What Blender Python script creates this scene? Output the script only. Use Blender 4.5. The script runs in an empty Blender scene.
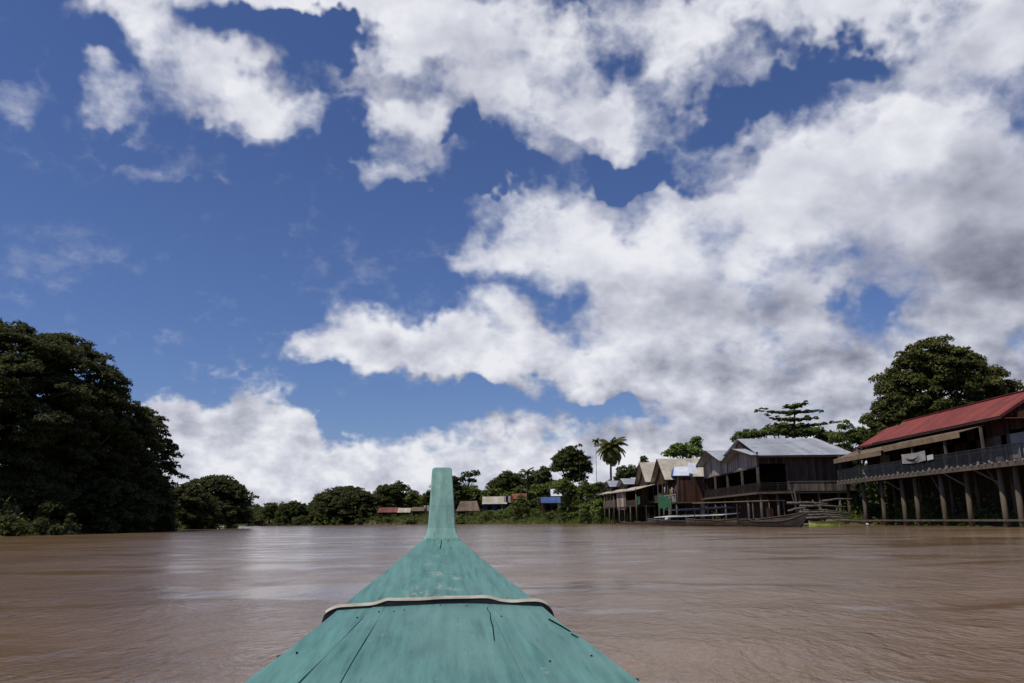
import bpy, bmesh, math, random
import numpy as np
from mathutils import Vector, Matrix
R = math.radians
random.seed(7); RNG = np.random.default_rng(11)
C = bpy.context.scene
COL = C.collection

# ---------------------------------------------------------------- camera
FPX = 796.0
PITCH, ROLL = R(12.62), R(-0.62)
cam_d = bpy.data.cameras.new('camera'); cam = bpy.data.objects.new('camera', cam_d); COL.objects.link(cam)
cam_d.sensor_width = 36.0; cam_d.lens = 36.0 * FPX / 1024.0
cam_d.clip_start = 0.05; cam_d.clip_end = 6000
CAMM = Matrix.Rotation(math.pi / 2 + PITCH, 4, 'X') @ Matrix.Rotation(ROLL, 4, 'Z')
CAMP = Vector((0, 0, 1.0))
cam.matrix_world = Matrix.Translation(CAMP) @ CAMM
C.camera = cam

# ---------------------------------------------------------------- sun and exposure
SUN = Vector((-0.50, -0.28, 0.0)).normalized() * math.cos(R(60)) + Vector((0, 0, math.sin(R(60))))
SUN_EL = R(60); SUN_AZ = math.atan2(SUN.x, SUN.y)      # clockwise from +Y
sd = bpy.data.lights.new('sun', 'SUN'); sd.energy = 4.2; sd.angle = R(0.53); sd.color = (1.0, 0.92, 0.80)
so = bpy.data.objects.new('sun', sd); COL.objects.link(so); so.location = (0, 0, 60)
so.rotation_euler = SUN.to_track_quat('Z', 'Y').to_euler()
C.view_settings.view_transform = 'Standard'
C.view_settings.look = 'None'
C.view_settings.gamma = 1.0
C.view_settings.exposure = -0.2
C.render.engine = 'CYCLES'
C.cycles.max_bounces = 6; C.cycles.diffuse_bounces = 3; C.cycles.glossy_bounces = 3
C.cycles.transparent_max_bounces = 6

def ray(px, py):
    v = Vector(((px - 512) / FPX, (341.5 - py) / FPX, -1.0))
    return (CAMM.to_3x3() @ v).normalized()
def P(px, py, d):
    """the world point at distance d (along +Y) that a photo pixel looks at"""
    r = ray(px, py); return CAMP + r * (d / r.y)
def azel(px, py):
    r = ray(px, py); return math.atan2(r.x, r.y), math.asin(r.z)

# ---------------------------------------------------------------- sky
W = bpy.data.worlds.new('World'); C.world = W; W.use_nodes = True
nt = W.node_tree; nt.nodes.clear()
def N(t, **kw):
    n = nt.nodes.new(t)
    for k, v in kw.items(): setattr(n, k, v)
    return n
def L(a, b): nt.links.new(a, b)
def M(op, a, b=None, c=None, clamp=False):
    n = N('ShaderNodeMath', operation=op, use_clamp=clamp)
    for i, v in enumerate((a, b, c)):
        if v is None: continue
        if isinstance(v, (int, float)): n.inputs[i].default_value = v
        else: L(v, n.inputs[i])
    return n.outputs[0]
def VM(op, a, b=None, s=None):
    n = N('ShaderNodeVectorMath', operation=op)
    for i, v in enumerate((a, b)):
        if v is None: continue
        if isinstance(v, (tuple, list, Vector)): n.inputs[i].default_value = v
        else: L(v, n.inputs[i])
    if s is not None:
        if isinstance(s, (int, float)): n.inputs['Scale'].default_value = s
        else: L(s, n.inputs['Scale'])
    return n.outputs['Value'] if op in ('LENGTH', 'DOT_PRODUCT') else n.outputs[0]
def MR(v, a, b, c, d, smooth=True):
    n = N('ShaderNodeMapRange', interpolation_type='SMOOTHSTEP' if smooth else 'LINEAR', clamp=True)
    L(v, n.inputs[0])
    for i, x in enumerate((a, b, c, d)): n.inputs[1 + i].default_value = x
    return n.outputs[0]

sky = N('ShaderNodeTexSky', sky_type='NISHITA', sun_disc=False)
sky.sun_elevation = SUN_EL; sky.sun_rotation = SUN_AZ
sky.altitude = 0; sky.air_density = 1.0; sky.dust_density = 0.35; sky.ozone_density = 2.2
tc = N('ShaderNodeTexCoord'); DIR = tc.outputs['Generated']
sp = N('ShaderNodeSeparateXYZ'); L(DIR, sp.inputs[0])
SX, SY, SZ = sp.outputs
AZ = M('ARCTAN2', SX, SY); EL = M('ARCSINE', SZ)

#        cx   cy   rx   ry  angle weight
CLOUD = [(440, 30, 140, 60, 0, 1.0), (330, 2, 210, 30, 0, 1.15), (150, 5, 90, 24, -10, .9), (560, 40, 90, 70, 0, .7), (500, 90, 90, 60, -20, .95),
         (235, 92, 100, 36, -14, 1.0), (290, 105, 40, 30, -20, .6), (410, 110, 75, 42, -25, .85), (395, 160, 60, 22, -10, .55), (545, 150, 40, 26, -50, .7), (120, 88, 50, 30, -30, .60),
         (150, 40, 50, 24, -35, .75), (375, 62, 40, 40, 0, .8), (600, 110, 90, 60, 0, .85), (660, 60, 80, 80, 0, .8), (700, 15, 100, 50, 0, .85),
         (850, 10, 190, 44, 0, .95), (960, 60, 110, 50, 0, .8), (780, 65, 60, 30, 0, .4), (740, 268, 70, 50, 0, 1.1), (1010, 20, 90, 90, 0, .9), (740, 90, 30, 16, 0, .32),
         (160, 160, 34, 13, -8, .42), (5, 85, 20, 20, 0, .38), (95, 322, 18, 8, -10, .3), (118, 345, 18, 8, 0, .26), (288, 252, 9, 12, 0, .24),
         (790, 200, 130, 95, 12, 1.15), (910, 140, 130, 80, 15, 1.1), (760, 160, 60, 40, 0, .7), (960, 210, 130, 110, 0, 1.2), (690, 200, 60, 70, 20, .8), (980, 290, 130, 70, 0, 1.15),
         (620, 255, 150, 62, -12, 1.1), (500, 245, 55, 38, -8, .85), (680, 320, 140, 60, -5, 1.1), (800, 310, 70, 70, 0, .9),
         (410, 345, 115, 42, -3, 1.2), (505, 318, 50, 30, -30, .8), (335, 340, 40, 30, 0, .6), (520, 350, 75, 36, -10, .9), (620, 375, 100, 44, -8, 1.1), (720, 390, 110, 45, 0, 1.05), (850, 390, 120, 55, 0, 1.05), (960, 370, 100, 60, 0, 1.0),
         (215, 435, 75, 46, -6, 1.2), (185, 420, 40, 28, 0, .8), (270, 450, 70, 34, -10, 1.0), (320, 470, 110, 36, 0, .95), (420, 470, 110, 34, 0, .9), (240, 490, 150, 40, 0, 1.1), (520, 450, 90, 26, -5, .75), (600, 470, 120, 42, 0, 1.0), (560, 425, 90, 18, -6, .5), (690, 450, 120, 50, 0, 1.0), (820, 460, 200, 60, 0, 1.1), (1000, 440, 120, 70, 0, 1.1), (-60, 480, 150, 60, 0, 1.0), (350, 510, 300, 26, 0, 1.0),
         (1150, 200, 140, 260, 0, 1.1), (-200, 60, 120, 60, 0, .8), (290, 370, 16, 7, 0, .3), (260, 395, 50, 8, -3, .36), (285, 498, 60, 18, 0, .8)]
HOLE = [(575, 20, 26, 26, 0, .75), (610, 70, 30, 34, -30, .35), (655, 85, 26, 40, -30, .35), (735, 105, 62, 26, 14, .75), (850, 52, 60, 14, -12, .65), (800, 78, 40, 16, 0, .4), (690, 110, 40, 30, 0, .3),
        (312, 38, 60, 26, -6, 1.0), (215, 22, 42, 12, -30, .5), (455, 125, 26, 16, -40, .9), (350, 50, 14, 22, 0, .6),
        (640, 175, 70, 20, 4, .9), (480, 180, 80, 16, 4, .8), (562, 300, 16, 9, -20, .4), (878, 302, 24, 12, -14, .85), (845, 288, 14, 7, -40, .8),
        (470, 395, 70, 11, 2, .7), (400, 412, 120, 9, 0, .7), (600, 412, 60, 9, 0, .5), (140, 200, 120, 20, 0, .5), (100, 300, 100, 40, 0, .2), (440, 440, 60, 9, 0, .5), (500, 418, 60, 7, 0, .4), (330, 418, 60, 12, -6, .7), (560, 445, 50, 5, 0, .45), (660, 432, 60, 6, 0, .5), (430, 462, 80, 4, 0, .4), (300, 448, 36, 5, 0, .4)]
DARK = [(450, 35, 130, 45, 0, .28), (820, 320, 60, 34, -35, .5), (720, 300, 120, 30, -6, .32), (960, 265, 200, 110, 6, .62), (1010, 200, 90, 80, 0, .5), (880, 190, 70, 60, 0, .25), (620, 265, 70, 24, 0, .3), (800, 375, 120, 40, 0, .4),
        (940, 360, 110, 26, 0, .5), (850, 412, 110, 24, 0, .5), (690, 430, 60, 12, 0, .3), (960, 30, 130, 50, 0, .25), (300, 462, 40, 12, 0, .4), (240, 480, 70, 12, 0, .35), (430, 480, 120, 12, 0, .3), (560, 470, 50, 12, 0, .25), (1100, 250, 130, 150, 0, .45), (300, 500, 120, 8, 0, .3), (420, 452, 110, 7, 2, .45), (330, 488, 130, 6, 0, .4), (200, 460, 50, 9, -4, .4), (590, 445, 60, 6, 0, .35), (480, 372, 90, 8, -6, .3), (600, 400, 100, 9, -6, .35), (230, 428, 30, 10, 20, .3)]

def field(off=None):
    """cloud thickness at a direction; off shifts the sample towards the sun for the self-shading"""
    cb = N('ShaderNodeCombineXYZ'); L(AZ, cb.inputs[0]); L(EL, cb.inputs[1])
    AE = cb.outputs[0]
    if off is not None: AE = VM('ADD', AE, off)
    return AE
def noise3(vec, scale, detail, rough=.55, dist=0.0, lac=2.0):
    n = N('ShaderNodeTexNoise', noise_dimensions='3D'); L(vec, n.inputs['Vector'])
    n.inputs['Scale'].default_value = scale; n.inputs['Detail'].default_value = detail
    n.inputs['Roughness'].default_value = rough; n.inputs['Distortion'].default_value = dist; n.inputs['Lacunarity'].default_value = lac
    return n
AE0 = field()
# wobble the outlines of the soft masks before they are read
wob = noise3(AE0, 9.0, 4, .6)
WV = VM('SCALE', VM('SUBTRACT', wob.outputs['Color'], (.5, .5, .5)), s=0.16)
AEw = VM('ADD', AE0, WV)
# The soft cloud masks are smooth functions of azimuth and elevation. They are summed here, split into a few
# products f(azimuth) * g(elevation) and handed to curve nodes, which keeps the sky shader quick.
A0, A1, E0, E1, NS = -1.15, 1.15, 0.0, 1.15, 129
GA, GE = np.meshgrid(np.linspace(A0, A1, NS), np.linspace(E0, E1, NS), indexing='ij')
def mask(lst):
    acc = np.zeros_like(GA)
    for cx, cy, rx, ry, ang, w in lst:
        a = R(ang); c = azel(cx, cy)
        p = azel(cx + rx * math.cos(a), cy - rx * math.sin(a)); q = azel(cx + ry * math.sin(a), cy + ry * math.cos(a))
        J = np.array([[p[0] - c[0], q[0] - c[0]], [p[1] - c[1], q[1] - c[1]]]); I = np.linalg.inv(J)
        u = I[0, 0] * (GA - c[0]) + I[0, 1] * (GE - c[1]); v = I[1, 0] * (GA - c[0]) + I[1, 1] * (GE - c[1])
        t = np.clip((1.4 - np.hypot(u, v)) / 1.4, 0, 1); f = w * t * t * (3 - 2 * t)
        h = np.maximum(.15 - np.abs(acc - f), 0) / .15; acc = np.maximum(acc, f) + h ** 3 * .15 / 6
    return acc
def curves(vals, src):
    """three sampled functions as one RGB curves node"""
    n = N('ShaderNodeRGBCurve'); mp = n.mapping; mp.use_clip = False
    lo = vals.min(1); sc = np.maximum(vals.max(1) - lo, 1e-6)
    for k in range(3):
        cu = mp.curves[k]; y = (vals[k] - lo[k]) / sc[k]
        cu.points[0].location = (0, y[0]); cu.points[1].location = (1, y[-1])
        for i in range(2, NS - 2, 2): cu.points.new(i / (NS - 1), y[i])
    mp.update()
    cb = N('ShaderNodeCombineColor'); [L(src, cb.inputs[i]) for i in range(3)]
    L(cb.outputs[0], n.inputs['Color'])
    m = N('ShaderNodeVectorMath', operation='MULTIPLY_ADD'); L(n.outputs[0], m.inputs[0]); m.inputs[1].default_value = sc; m.inputs[2].default_value = lo
    return m.outputs[0]
def lowrank(Mx, k3, sa, se):
    U, S, V = np.linalg.svd(Mx); acc = None
    for k in range(k3):
        i = slice(3 * k, 3 * k + 3)
        v = VM('DOT_PRODUCT', curves((U[:, i] * np.sqrt(S[i])).T, sa), curves(V[i] * np.sqrt(S[i])[:, None], se))
        acc = v if acc is None else M('ADD', acc, v)
    n_ = 3 * k3; print('mask error', np.abs(Mx - (U[:, :n_] * S[:n_]) @ V[:n_]).max())
    return acc
sw = N('ShaderNodeSeparateXYZ'); L(AEw, sw.inputs[0])
SA = M('MULTIPLY', M('SUBTRACT', sw.outputs[0], A0), 1 / (A1 - A0), clamp=True); SE = M('MULTIPLY', M('SUBTRACT', sw.outputs[1], E0), 1 / (E1 - E0), clamp=True)
BM = mask(CLOUD) * 1.12 - mask(HOLE)
BASE = lowrank(BM, 8, SA, SE)
SA2 = M('SUBTRACT', SA, .045 / (A1 - A0)); SE2 = M('ADD', SE, .075 / (E1 - E0))
BASE2 = lowrank(BM, 5, SA2, SE2)      # the same field a little nearer the sun: what shades this point
DARKM = lowrank(mask(DARK), 3, SA, SE)
LOWSKY = MR(EL, .08, .38, 1.0, .25)
def puff(AE, det=8):
    sc = N('ShaderNodeMapping'); L(AE, sc.inputs[0]); sc.inputs['Scale'].default_value = (1, 1.45, 1)
    a = noise3(sc.outputs[0], 8.0, det, .58, .25)
    f = noise3(sc.outputs[0], 19.0, det - 2, .55)
    s = M('MULTIPLY', M('SUBTRACT', a.outputs['Fac'], .5), 2.0)
    g_ = noise3(sc.outputs[0], 34.0, det, .6, .1)      # smaller, crisper heads in the distance
    s = M('ADD', s, M('MULTIPLY', M('MULTIPLY', M('SUBTRACT', g_.outputs['Fac'], .5), 1.5), LOWSKY))
    return M('ADD', s, M('MULTIPLY', M('SUBTRACT', .26, M('ABSOLUTE', M('SUBTRACT', f.outputs['Fac'], .5))), 1.5))
def lump(AE, sc_=7.0, d_=3):
    sc = N('ShaderNodeMapping'); L(AE, sc.inputs[0]); sc.inputs['Scale'].default_value = (1, 1.45, 1)
    a = noise3(sc.outputs[0], sc_, d_, .5, .25); b = noise3(sc.outputs[0], sc_ * 3.4, d_ + 1, .55, .1)
    return M('ADD', M('MULTIPLY', a.outputs['Fac'], M('SUBTRACT', 1.1, M('MULTIPLY', LOWSKY, .4))), M('MULTIPLY', b.outputs['Fac'], M('ADD', .16, M('MULTIPLY', LOWSKY, .55))))
P0 = puff(AE0); PL0 = lump(AE0); P1 = lump(field((-0.022, 0.034, 0)))
D0 = M('ADD', BASE, M('MULTIPLY', M('SUBTRACT', P0, .2), .70))
D0 = M('SUBTRACT', D0, MR(BASE, .0, .3, .14, 0))
ALPHA = MR(D0, -.02, .62, 0, 1)
ALPHA.node.inputs[2].default_value = .6
L(MR(LOWSKY, .25, 1, 1.0, .56), ALPHA.node.inputs[2])
relief = M('ADD', M('MULTIPLY', M('SUBTRACT', PL0, P1), M('ADD', 1.0, M('MULTIPLY', LOWSKY, 1.0))), M('MAXIMUM', M('MINIMUM', M('MULTIPLY', M('SUBTRACT', BASE, BASE2), .55), .28), -.30))
thick = MR(D0, .6, 1.7, 0.0, .20)
big = noise3(AE0, 5.0, 4, .5)
lit = M('ADD', M('SUBTRACT', M('ADD', .86, relief), thick), M('MULTIPLY', M('SUBTRACT', big.outputs['Fac'], .5), .24))
lit = M('SUBTRACT', lit, M('MULTIPLY', DARKM, .95))
lit = M('SUBTRACT', lit, M('MULTIPLY', LOWSKY, .24))
lit = M('SUBTRACT', lit, .01)
lit = MR(lit, -.35, 1.0, 0, 1, False)
cr = N('ShaderNodeValToRGB'); L(lit, cr.inputs[0])
e = cr.color_ramp.elements
e[0].position = 0; e[0].color = (.19, .20, .265, 1)
e[1].position = 1; e[1].color = (.82, .83, .88, 1)
for pos, col in ((.25, (.31, .325, .405)), (.5, (.47, .485, .57)), (.75, (.64, .655, .735))):
    k = e.new(pos); k.color = (*col, 1)
skyC = N('ShaderNodeMix', data_type='RGBA', blend_type='MULTIPLY'); skyC.inputs[0].default_value = 1
L(sky.outputs[0], skyC.inputs[6]); skyC.inputs[7].default_value = (.66, .76, 1.10, 1)
CL = N('ShaderNodeVectorMath', operation='SCALE'); L(cr.outputs[0], CL.inputs[0]); CL.inputs['Scale'].default_value = 13.0
mx = N('ShaderNodeMix', data_type='RGBA'); L(ALPHA, mx.inputs[0]); L(skyC.outputs[2], mx.inputs[6]); L(CL.outputs[0], mx.inputs[7])
bg = N('ShaderNodeBackground'); L(mx.outputs[2], bg.inputs[0]); bg.inputs[1].default_value = 0.088
wo = N('ShaderNodeOutputWorld'); L(bg.outputs[0], wo.inputs[0])

# ---------------------------------------------------------------- materials
def mat(name, base, rough=.7, spec=.3, var=None, vscale=3.0, bump=0.0, bscale=20.0, stretch=(1, 1, 1), planks=None, corr=None, metal=0.0, dirt=None):
    """procedural surface: base colour, noise variation, plank stripes or corrugation, dirt patches"""
    m = bpy.data.materials.new(name); m.use_nodes = True
    t = m.node_tree; b = t.nodes['Principled BSDF']
    b.inputs['Roughness'].default_value = rough; b.inputs['Specular IOR Level'].default_value = spec; b.inputs['Metallic'].default_value = metal
    g = t.nodes.new('ShaderNodeTexCoord')
    mp = t.nodes.new('ShaderNodeMapping'); mp.inputs['Scale'].default_value = stretch
    t.links.new(g.outputs['Object'], mp.inputs[0])
    n = t.nodes.new('ShaderNodeTexNoise'); n.inputs['Scale'].default_value = vscale; n.inputs['Detail'].default_value = 6
    t.links.new(mp.outputs[0], n.inputs['Vector'])
    rp = t.nodes.new('ShaderNodeValToRGB'); t.links.new(n.outputs[0], rp.inputs[0])
    v = var or tuple(x * .62 for x in base)
    rp.color_ramp.elements[0].position = .32; rp.color_ramp.elements[0].color = (*v, 1)
    rp.color_ramp.elements[1].position = .66; rp.color_ramp.elements[1].color = (*base, 1)
    col = rp.outputs[0]; h = None
    def math_(op, a, bb=None):
        q = t.nodes.new('ShaderNodeMath'); q.operation = op
        for i, x in enumerate((a, bb)):
            if x is None: continue
            if isinstance(x, (int, float)): q.inputs[i].default_value = x
            else: t.links.new(x, q.inputs[i])
        return q.outputs[0]
    if planks:
        s = t.nodes.new('ShaderNodeSeparateXYZ'); t.links.new(g.outputs['Object'], s.inputs[0])
        c = {'xy': math_('ADD', s.outputs[0], s.outputs[1]), 'x': s.outputs[0], 'y': s.outputs[1], 'z': s.outputs[2]}[planks[0]]
        c = math_('MULTIPLY', c, 1.0 / planks[1])
        wn = t.nodes.new('ShaderNodeTexWhiteNoise'); wn.noise_dimensions = '1D'; t.links.new(math_('FLOOR', c), wn.inputs['W'])
        fr = math_('FRACT', c)
        gap = math_('MULTIPLY', math_('GREATER_THAN', fr, .07), math_('ADD', .45, math_('MULTIPLY', wn.outputs[0], .75)))
        mm = t.nodes.new('ShaderNodeVectorMath'); mm.operation = 'SCALE'; t.links.new(col, mm.inputs[0]); t.links.new(gap, mm.inputs['Scale'])
        col = mm.outputs[0]
    if corr:
        s = t.nodes.new('ShaderNodeSeparateXYZ'); t.links.new(g.outputs['Object'], s.inputs[0])
        c = math_('MULTIPLY', s.outputs['xyz'.index(corr[0])], 2 * math.pi / corr[1])
        h = math_('MULTIPLY', math_('SINE', c), .5)
        # sheet overlaps: every 0.9 m one sheet a shade apart
        wn = t.nodes.new('ShaderNodeTexWhiteNoise'); wn.noise_dimensions = '1D'
        t.links.new(math_('FLOOR', math_('MULTIPLY', s.outputs['xyz'.index(corr[0])], 1 / .86)), wn.inputs['W'])
        mm = t.nodes.new('ShaderNodeVectorMath'); mm.operation = 'SCALE'; t.links.new(col, mm.inputs[0])
        t.links.new(math_('ADD', .8, math_('MULTIPLY', wn.outputs[0], .3)), mm.inputs['Scale']); col = mm.outputs[0]
    if dirt:
        n2 = t.nodes.new('ShaderNodeTexNoise'); n2.inputs['Scale'].default_value = dirt[1]; n2.inputs['Detail'].default_value = 8; n2.inputs['Roughness'].default_value = .7
        t.links.new(mp.outputs[0], n2.inputs['Vector'])
        r2 = t.nodes.new('ShaderNodeValToRGB'); t.links.new(n2.outputs[0], r2.inputs[0])
        r2.color_ramp.elements[0].position = dirt[2]; r2.color_ramp.elements[1].position = dirt[2] + .1
        r2.color_ramp.elements[0].color = (0, 0, 0, 1); r2.color_ramp.elements[1].color = (dirt[3],) * 3 + (1,)
        mi = t.nodes.new('ShaderNodeMix'); mi.data_type = 'RGBA'
        t.links.new(r2.outputs[0], mi.inputs[0]); t.links.new(col, mi.inputs[6]); mi.inputs[7].default_value = (*dirt[0], 1)
        col = mi.outputs[2]
    t.links.new(col, b.inputs['Base Color'])
    if bump or h is not None:
        bp = t.nodes.new('ShaderNodeBump')
        if h is not None:
            bp.inputs['Strength'].default_value = .8; bp.inputs['Distance'].default_value = .04; t.links.new(h, bp.inputs['Height'])
        else:
            nb = t.nodes.new('ShaderNodeTexNoise'); nb.inputs['Scale'].default_value = bscale; nb.inputs['Detail'].default_value = 8
            t.links.new(mp.outputs[0], nb.inputs['Vector'])
            bp.inputs['Strength'].default_value = bump; bp.inputs['Distance'].default_value = .02; t.links.new(nb.outputs[0], bp.inputs['Height'])
        t.links.new(bp.outputs[0], b.inputs['Normal'])
    return m

def leaf_mat(name, a, b_, tr=.25):
    m = bpy.data.materials.new(name); m.use_nodes = True
    t = m.node_tree; t.nodes.clear()
    o = t.nodes.new('ShaderNodeOutputMaterial')
    g = t.nodes.new('ShaderNodeNewGeometry'); tcn = t.nodes.new('ShaderNodeTexCoord')
    n = t.nodes.new('ShaderNodeTexNoise'); n.inputs['Scale'].default_value = .45; n.inputs['Detail'].default_value = 4
    t.links.new(tcn.outputs['Object'], n.inputs['Vector'])
    ad = t.nodes.new('ShaderNodeMath'); ad.operation = 'ADD'
    mu = t.nodes.new('ShaderNodeMath'); mu.operation = 'MULTIPLY'; mu.inputs[1].default_value = .5
    t.links.new(g.outputs['Random Per Island'], mu.inputs[0]); t.links.new(mu.outputs[0], ad.inputs[0]); t.links.new(n.outputs[0], ad.inputs[1])
    r = t.nodes.new('ShaderNodeValToRGB'); t.links.new(ad.outputs[0], r.inputs[0])
    r.color_ramp.elements[0].position = .45; r.color_ramp.elements[0].color = (*a, 1)
    r.color_ramp.elements[1].position = 1.0; r.color_ramp.elements[1].color = (*b_, 1)
    p = t.nodes.new('ShaderNodeBsdfPrincipled'); p.inputs['Roughness'].default_value = .6; p.inputs['Specular IOR Level'].default_value = .12
    tl = t.nodes.new('ShaderNodeBsdfTranslucent'); mx_ = t.nodes.new('ShaderNodeMixShader'); mx_.inputs[0].default_value = tr
    t.links.new(r.outputs[0], p.inputs['Base Color']); t.links.new(r.outputs[0], tl.inputs[0])
    t.links.new(p.outputs[0], mx_.inputs[1]); t.links.new(tl.outputs[0], mx_.inputs[2]); t.links.new(mx_.outputs[0], o.inputs[0])
    return m

# ---------------------------------------------------------------- mesh helpers
class MB:
    def __init__(s): s.v = []; s.f = []
    def add(s, vs, fs):
        k = len(s.v); s.v += [Vector(x) for x in vs]; s.f += [tuple(i + k for i in f) for f in fs]; return s
    def box(s, a, b):
        x0, x1 = sorted((a[0], b[0])); y0, y1 = sorted((a[1], b[1])); z0, z1 = sorted((a[2], b[2]))
        vs = [(x, y, z) for x in (x0, x1) for y in (y0, y1) for z in (z0, z1)]
        return s.add(vs, [(0, 1, 3, 2), (4, 6, 7, 5), (0, 4, 5, 1), (2, 3, 7, 6), (0, 2, 6, 4), (1, 5, 7, 3)])
    def hexa(s, bot, top):
        n = len(bot)
        return s.add(list(bot) + list(top), [tuple(range(n))[::-1], tuple(range(n, 2 * n))] + [(i, (i + 1) % n, n + (i + 1) % n, n + i) for i in range(n)])
    def slab(s, q, t):
        """a flat polygon given thickness t along its normal"""
        q = [Vector(x) for x in q]; n = (q[1] - q[0]).cross(q[2] - q[0]).normalized() * t
        return s.hexa([x - n for x in q], q)
    def beam(s, a, b, w, h=None, up=(0, 0, 1)):
        a, b = Vector(a), Vector(b); h = h or w; d = (b - a).normalized(); u = Vector(up)
        if abs(d.dot(u)) > .95: u = Vector((0, 1, 0))
        r = d.cross(u).normalized() * w / 2; k = r.cross(d).normalized() * h / 2
        return s.hexa([a - r - k, a + r - k, a + r + k, a - r + k], [b - r - k, b + r - k, b + r + k, b - r + k])
    def tube(s, pts, rad, n=8, cap=True):
        pts = [Vector(p) for p in pts]; m = len(pts)
        if isinstance(rad, (int, float)): rad = [rad] * m
        vs = []; prev = None
        for i, p in enumerate(pts):
            d = (pts[min(i + 1, m - 1)] - pts[max(i - 1, 0)]).normalized()
            u = prev if prev is not None else (Vector((0, 0, 1)) if abs(d.z) < .9 else Vector((1, 0, 0)))
            a = (u - d * u.dot(d)).normalized(); b = d.cross(a); prev = a
            vs += [p + (a * math.cos(2 * math.pi * k / n) + b * math.sin(2 * math.pi * k / n)) * rad[i] for k in range(n)]
        fs = [(i * n + k, i * n + (k + 1) % n, (i + 1) * n + (k + 1) % n, (i + 1) * n + k) for i in range(m - 1) for k in range(n)]
        if cap: fs += [tuple(range(n))[::-1], tuple(range((m - 1) * n, m * n))]
        return s.add(vs, fs)
    def build(s, name, m, parent=None, smooth=False, bevel=0.0):
        me = bpy.data.meshes.new(name); off = Vector((0, 0, 0)) if parent is None else parent.get_loc
        me.from_pydata([tuple(v) for v in s.v], [], s.f); me.materials.append(m)
        if smooth: me.polygons.foreach_set('use_smooth', [True] * len(me.polygons))
        o = bpy.data.objects.new(name, me); COL.objects.link(o)
        if bevel:
            bv = o.modifiers.new('bevel', 'BEVEL'); bv.width = bevel; bv.segments = 2; bv.limit_method = 'ANGLE'
        return o
def put(mb, name, m, root, smooth=False, bevel=0.0, label=None):
    """build a part from world coordinates and hang it under root (an Empty or mesh without rotation)"""
    me = bpy.data.meshes.new(name); off = world_loc(root)
    me.from_pydata([tuple(v - off) for v in mb.v], [], mb.f); me.materials.append(m); me.update()
    if smooth: me.polygons.foreach_set('use_smooth', [True] * len(me.polygons))
    o = bpy.data.objects.new(name, me); COL.objects.link(o); o.parent = root
    if bevel:
        bv = o.modifiers.new('bevel', 'BEVEL'); bv.width = bevel; bv.segments = 2; bv.limit_method = 'ANGLE'
    if label: o['label'] = label
    return o
def world_loc(o):
    if o is None: return Vector((0, 0, 0))
    v = Vector((0, 0, 0))
    while o is not None: v += o.location; o = o.parent
    return v
def thing(name, label, cat, loc, group=None):
    o = bpy.data.objects.new(name, None); COL.objects.link(o); o.location = loc; o.empty_display_size = .3
    o['label'] = label; o['category'] = cat
    if group: o['group'] = group
    return o
def solo(mb, name, m, label, cat, loc, group=None, smooth=False):
    """a thing that is one mesh, its origin at loc"""
    me = bpy.data.meshes.new(name); off = Vector(loc)
    me.from_pydata([tuple(v - off) for v in mb.v], [], mb.f); me.materials.append(m); me.update()
    if smooth: me.polygons.foreach_set('use_smooth', [True] * len(me.polygons))
    o = bpy.data.objects.new(name, me); COL.objects.link(o); o.location = loc
    o['label'] = label; o['category'] = cat
    if group: o['group'] = group
    return o

# ---------------------------------------------------------------- ground and river
RIVER = np.array([(46, -300), (46, 0), (43, 50), (41.5, 66), (41, 92), (35, 99), (31, 112), (28, 125), (25, 140), (22.5, 158), (18, 172), (9, 190), (-13, 214), (-35, 240), (-57, 254), (-84, 264), (-130, 300), (-400, 430),
                  (-400, 380), (-150, 268), (-100, 240), (-72, 195), (-58, 150), (-52, 125), (-48.5, 96), (-47, 74), (-46, 50), (-50, 0), (-50, -300)], float)
def river_sd(x, y):
    """signed distance to the water's edge: negative over water"""
    px, py = x.ravel(), y.ravel(); d = np.full(px.shape, 1e9); ins = np.zeros(px.shape, bool)
    n = len(RIVER)
    for i in range(n):
        a, b = RIVER[i], RIVER[(i + 1) % n]; e = b - a
        t = np.clip(((px - a[0]) * e[0] + (py - a[1]) * e[1]) / (e @ e), 0, 1)
        d = np.minimum(d, np.hypot(px - a[0] - t * e[0], py - a[1] - t * e[1]))
        c = ((a[1] > py) != (b[1] > py)); xi = a[0] + (py - a[1]) / (e[1] if abs(e[1]) > 1e-9 else 1e-9) * e[0]
        ins ^= c & (px < xi)
    return np.where(ins, -d, d).reshape(x.shape)
def ground_z(x, y):
    x = np.atleast_1d(np.asarray(x, float)); y = np.atleast_1d(np.asarray(y, float))
    s = river_sd(x, y) + .7 * np.sin(x * .43 + y * .31) + .5 * np.sin(x * .9 - y * .57)
    z = np.where(s < 0, np.maximum(s * .35, -2.5), 3.1 * (1 - np.exp(-s / 6.0)))
    return z + np.where(s > 8, .25 * np.sin(x * .11) * np.cos(y * .09), 0)
def gz(x, y): return float(ground_z(x, y)[0])
xs = np.unique(np.concatenate([np.linspace(-1500, -160, 28), np.arange(-160, 100, 2.5), np.linspace(100, 1500, 30)]))
ys = np.unique(np.concatenate([np.linspace(-400, -20, 16), np.arange(-20, 320, 2.5), np.linspace(320, 3000, 40)]))
GX, GY = np.meshgrid(xs, ys); GZ = ground_z(GX, GY)
me = bpy.data.meshes.new('ground'); nx, ny = len(xs), len(ys)
fs = [(j * nx + i, j * nx + i + 1, (j + 1) * nx + i + 1, (j + 1) * nx + i) for j in range(ny - 1) for i in range(nx - 1)]
me.from_pydata(np.stack([GX.ravel(), GY.ravel(), GZ.ravel()], 1).tolist(), [], fs)
me.polygons.foreach_set('use_smooth', [True] * len(me.polygons))
me.materials.append(mat('bank_earth', (.12, .085, .055), .95, .1, var=(.045, .055, .02), vscale=.5, bump=.6, bscale=3))
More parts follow.
